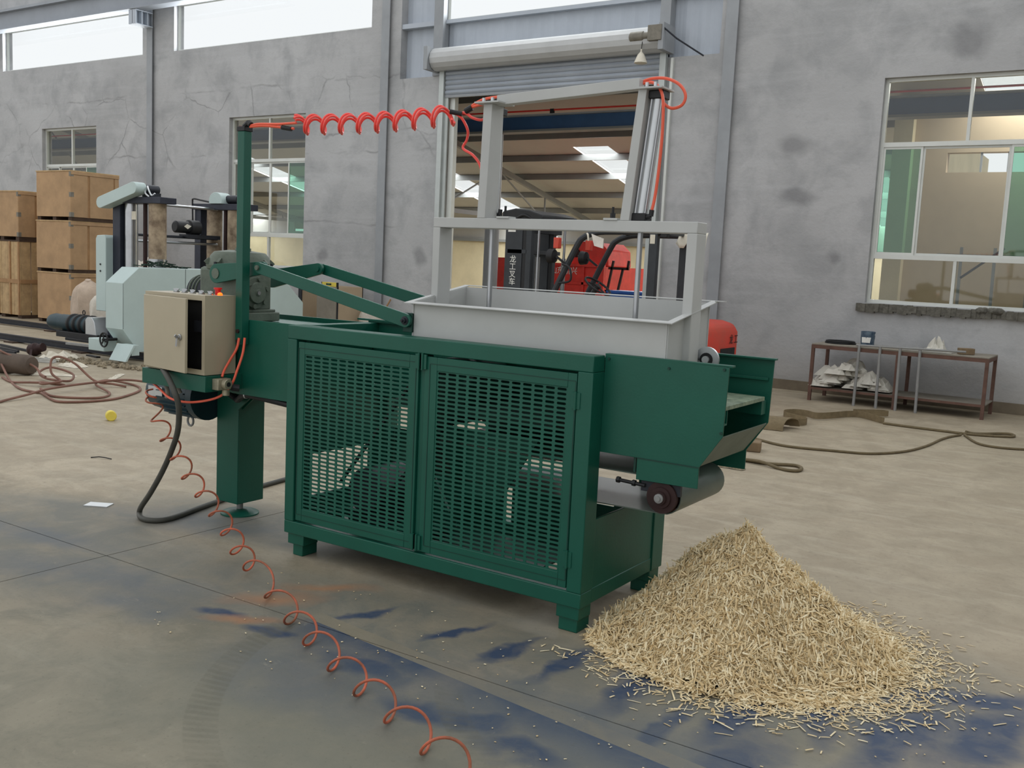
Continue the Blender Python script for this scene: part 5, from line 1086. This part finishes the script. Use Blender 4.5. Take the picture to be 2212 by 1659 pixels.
def crumple(cx, cy, z, sx, sy, h, seed, n=9):
    rs = random.Random(seed); vs = []
    for i in range(n):
        for j in range(n):
            u, v = i/(n-1)-.5, j/(n-1)-.5; e = max(0, 1-(2*max(abs(u), abs(v)))**2)
            vs.append((cx+u*sx+rs.uniform(-.3, .3)*sx/n, cy+v*sy+rs.uniform(-.3, .3)*sy/n, z+.004+h*e*rs.uniform(.15, 1)))
    return MB().add(vs, [(i*n+j, (i+1)*n+j, (i+1)*n+j+1, i*n+j+1) for i in range(n-1) for j in range(n-1)])
def scrap(name, label, cat, cx, cy, z, sx, sy, h, seed, m, rot=0, n=9, group=None):
    o = single(name, crumple(0, 0, 0, sx, sy, h, seed, n), m, label, cat, (0, 0, 0), group); o.location = (cx, cy, z); o.rotation_euler = (0, 0, rot)
    for p in o.data.polygons: p.use_smooth = False
    return o
scrap('crumpled_sheet', 'white crumpled sheet standing up on the right half of the bench', 'sheet', -.32, 9.56, .752, .24, .2, .22, 21, PLASTICW)
scrap('crumpled_sheet', 'flat greyish film spread on the bench beside the white crumpled sheet', 'sheet', -.42, 9.5, .752, .62, .3, .05, 22, FILMGREY)
single('cardboard_box', MB().box(-.085, .085, -.06, .06, 0, .075), STONE, 'small brown box tilted on the right end of the bench', 'box', (.03, 9.5, .755), bev=.004, rot=(0, 0, .5))
hp = MB(); rs = random.Random(8)
for k in range(40):
    x = -1.72+rs.random()*.80; t = (x+1.68)/.80; hgt = .38*math.sin(PI*min(1, t*.75+.18))
    c = crumple(x, 9.36+rs.random()*.4, .18+rs.random()*max(.02, hgt-.10), .26, .22, .15, 100+k, 6); hp.add(c.v, c.f)
fh = single('film_heap', hp, PLASTICW, 'heap of crumpled white plastic film on the lower shelf of the bench', 'film', (-1.3, 9.6, .18), kind='stuff')
for p in fh.data.polygons: p.use_smooth = False
# straps and ropes on the floor at the right
sp_ = spline([(-1.24, 6.80, .04), (-1.14, 6.94, .04), (-1.15, 7.10, .04), (-1.30, 7.20, .04), (-1.46, 7.32, .04), (-1.52, 7.50, .04), (-1.44, 7.66, .04), (-1.30, 7.62, .045), (-1.18, 7.50, .05), (-1.10, 7.56, .05), (-1.02, 7.80, .045), (-.95, 8.05, .04), (-.84, 8.14, .04), (-.70, 8.04, .04), (-.50, 7.86, .035)], 6)
single('webbing_strap', MB().ribbon(sp_, [(0, 0, 1)]*len(sp_), .075, .006), STRAP, 'wide tan webbing strap lying on edge in a loose curl on the floor', 'strap', (-1.2, 7.4, 0))
q = [(-1.30, 6.34, .004), (-1.30, 6.37, .07), (-1.29, 6.44, .115), (-1.27, 6.56, .12), (-1.25, 6.68, .09), (-1.24, 6.72, .02)]
single('strap_end', MB().ribbon(spline(q, 5), [(1, .15, 0)]*26, .26, .01), STRAP, 'folded tan strap end standing on the floor beside the curled webbing', 'strap', (-1.25, 6.55, 0))
single('floor_rope', MB().tube(spline([(-1.3, 5.70, .013), (-1.157, 5.599, .013), (-.836, 5.456, .013), (-.432, 5.561, .013), (-.13, 5.693, .013), (.081, 6.05, .013), (.188, 6.577, .013), (.238, 7.272, .013), (.334, 7.68, .013)]), .012, 8), ROPE, 'dusty brown rope curving across the floor in front of the bench', 'rope', (0, 6, 0))
single('sling', MB().tube(spline([(-.5, 7.83, .014), (-.237, 7.801, .014), (.244, 7.79, .014), (.512, 7.824, .014), (.762, 7.981, .014), (.80, 8.1, .014), (.752, 8.20, .014), (.66, 8.16, .014), (.45, 7.90, .014), (.36, 7.80, .036)]), .014, 8), ROPE, 'thin tan sling with a looped eye stretched along the bench', 'sling', (.2, 7.9, 0))
single('floor_rope', MB().tube(spline([(.36, 7.72, .013), (.552, 7.234, .013), (.739, 7.108, .013), (.986, 7.199, .013), (1.4, 7.5, .013), (2.2, 7.7, .013)]), .012, 8), ROPE, 'short dusty rope running from the sling to the right picture edge', 'rope', (.8, 7.3, 0))
single('sling', MB().tube(spline([(-1.35, 4.50, .014), (-.882, 4.467, .014), (-.675, 4.46, .014), (-.49, 4.56, .014), (-.40, 4.49, .014), (-.385, 4.36, .014), (-.45, 4.31, .014), (-.56, 4.345, .014), (-.75, 4.42, .030), (-1.0, 4.44, .014)]), .014, 8), ROPE, 'tan sling with looped eye ending beside the machine outlet', 'sling', (-.6, 4.4, 0))
single('sling', MB().ribbon(spline([(-.95, 8.28, .045), (-.82, 8.40, .045), (-.68, 8.52, .045), (-.60, 8.50, .045), (-.62, 8.42, .045), (-.75, 8.36, .045), (-.90, 8.26, .045)], 5), [(0, 0, 1)]*40, .06, .006), STRAP, 'small tan strap loop on the floor just before the bench', 'strap', (-.75, 8.4, 0))
single('floor_block', MB().box(-.07, .07, -.1, .1, 0, .09), STONE, 'brown block on the floor seen behind the machine outlet', 'block', (-1.02, 5.05, 0), bev=.01, rot=(0, 0, .3))
scrap('floor_scrap', 'pale scrap of bark on the floor just behind the green outlet', 'scrap', -.86, 4.1, 0, .22, .10, .04, 31, RUBBLE)
# ------------------------------------------------------------------ left floor: hoses, roll, scraps
def hose(label, pts, m=BRHOSE, r=.013):
    single('air_hose', MB().tube(spline(pts, 8), r, 8), m, label, 'hose', pts[0][:2]+(0,))
hose('dusty brown air hose in wide loops on the floor before the crates', [(-9.649, 2.839, .15), (-8.9, 2.53, .013), (-8.2, 2.25, .013), (-7.863, 2.22, .013), (-7.766, 2.23, .013), (-7.349, 2.077, .013), (-7.132, 2.042, .013), (-7.0, 2.21, .013), (-6.974, 2.507, .013), (-7.143, 2.847, .013), (-7.405, 3.169, .013), (-7.76, 3.347, .013), (-8.1, 3.25, .04), (-7.9, 2.95, .04), (-7.35, 2.75, .013), (-7.15, 2.45, .013), (-7.5, 2.2, .013), (-7.9, 2.3, .04)])
hose('brown hose tangled in small upright loops on the left floor', [(-9.161, 2.593, .013), (-8.74, 2.462, .013), (-8.40, 2.494, .04), (-8.24, 2.62, .04), (-8.2, 2.76, .013), (-8.3, 2.72, .013), (-8.36, 2.58, .04), (-8.22, 2.52, .04), (-8.12, 2.66, .066), (-8.25, 2.74, .066), (-8.35, 2.7, .14), (-8.42, 2.75, .28), (-8.36, 2.82, .31), (-8.2, 2.9, .24), (-8.0, 3.0, .066), (-7.8, 3.1, .04), (-7.7, 3.2, .013)])
hose('straight brown hose running from the left picture edge to the control box', [(-7.2, 1.3, .013), (-7.467, 1.616, .013), (-7.593, 1.976, .04), (-7.696, 2.291, .066), (-7.85, 2.86, .066), (-7.86, 3.3, .066), (-7.6, 3.5, .04), (-7.2, 3.6, .013)])
hose('brown hose dropping over the dark roll into the hose tangle', [(-9.85, 2.85, .30), (-9.5, 2.85, .24), (-9.1, 2.95, .12), (-8.8, 2.86, .04), (-8.45, 2.80, .04), (-8.3, 2.9, .04), (-8.5, 3.05, .09), (-8.8, 2.98, .14), (-8.75, 2.8, .10), (-8.4, 2.66, .09)])
single('dark_roll', MB().lathe((-9.18, 2.98, .125), (-1, -.25, 0), [(0, .04), (.015, .10), (.06, .122), (1.6, .122), (1.62, .1)], 24), ROLLD, 'dark brown round roll lying on the floor at the left picture edge', 'roll', (-9.8, 2.9, 0))
MS = thing('rusty_fitting', 'rusty iron fitting lying among the scraps near the sawmill rail', 'fitting', (-11.2, 4.15, 0))
part('fitting_body', MB().lathe((-11.25, 4.15, .06), (1, .3, .3), [(0, .05), (.05, .09), (.14, .09), (.18, .06), (.26, .06)], 12), REDRUST, MS); part('fitting_leg', MB().bar((-11.1, 4.1, .09), (-11.0, 4.02, .0), .03, .03).bar((-11.2, 4.2, .07), (-11.3, 4.35, .0), .03, .03), REDRUST, MS)
for p0, p1, lb in (((-12.6, 4.5, .02), (-11.5, 4.35, .02), 'thin dark bar lying closest to the near sawmill rail'), ((-12.4, 4.3, .02), (-11.6, 4.2, .02), 'middle one of three thin dark bars beside the sawmill rail'), ((-12.2, 4.05, .016), (-11.5, 4.1, .016), 'thin dark bar lying farthest from the sawmill rail by the dark roll')):
    single('thin_bar', MB().bar(p0, p1, .03, .03), DKIRON, lb, 'bar', p0[:2]+(0,), 'thin bars by the rail')
scrap('paper_scrap', 'white crumpled paper heap lying below the sawmill motor', 'paper scrap', -10.72, 4.28, 0, .45, .28, .14, 41, PAPER, .3, 9, 'paper scraps on the left floor')
scrap('paper_scrap', 'long white paper strip by the end of the dark roll', 'paper scrap', -9.15, 3.1, 0, .10, .75, .05, 42, PAPER, -.9, 9, 'paper scraps on the left floor')
scrap('paper_scrap', 'long white paper strip just left of the control box shelf', 'paper scrap', -8.5, 3.62, 0, .07, .75, .04, 43, PAPER, .75, 9, 'paper scraps on the left floor')
scrap('paper_scrap', 'small grey white scrap in the rubble row under the saw hood', 'paper scrap', -9.75, 3.86, 0, .35, .2, .09, 44, PAPER, .1, 8, 'paper scraps on the left floor')
scrap('paper_scrap', 'dirty scrap beside the white paper heap near the rubble', 'paper scrap', -10.45, 3.86, 0, .40, .22, .07, 45, FILMGREY, .6, 8, 'paper scraps on the left floor')
single('dark_strip', MB().box(-.16, .16, -.03, .03, 0, .02), BLACK, 'short dark flat strip on the floor behind the rubble row', 'strip', (-10.65, 4.75, 0), rot=(0, 0, -.15))
rb = MB(); rs = random.Random(9)
for k in range(170):
    t = rs.random(); x = -10.5+t*1.9+rs.uniform(-.1, .1); y = 4.15+t*.30+rs.gauss(0, .10); s_ = rs.uniform(.012, .045)
    rb.lathe((x, y, 0), (rs.uniform(-.4, .4), rs.uniform(-.4, .4), 1), [(0, s_), (s_*.7, s_*.9), (s_*1.2, s_*.3)], 5)
single('rubble_row', rb, RUBBLE, 'row of rubble and bark crumbs swept along the sawmill', 'rubble', (-9.6, 4.3, 0), kind='stuff')
YC = single('yellow_cap', MB().lathe((-.045, 0, .046), (1, 0, 0), [(0, .030), (.002, .044), (.03, .044), (.032, .047), (.085, .047), (.09, .040), (.088, .01)], 24), YELLOW, 'yellow plastic cap lying on the bare floor left of the machine', 'cap', (0, 0, 0)); YC.location = (-5.95, 1.80, 0); YC.rotation_euler = (0, 0, -.5)
single('metal_plate', MB().box(-.075, .075, -.045, .045, .0, .006), ALU, 'small flat grey metal plate on the floor by the cable loop', 'plate', (-3.37, -.06, 0), rot=(0, 0, .5))
single('wire_offcut', MB().tube([(-.08, 0, .004), (-.02, .01, .012), (.03, .012, .01), (.09, .0, .006)], .004, 6), BLACK, 'thin dark wire offcut on the floor left of the cable', 'wire', (-4.55, .75, 0), rot=(0, 0, .4))
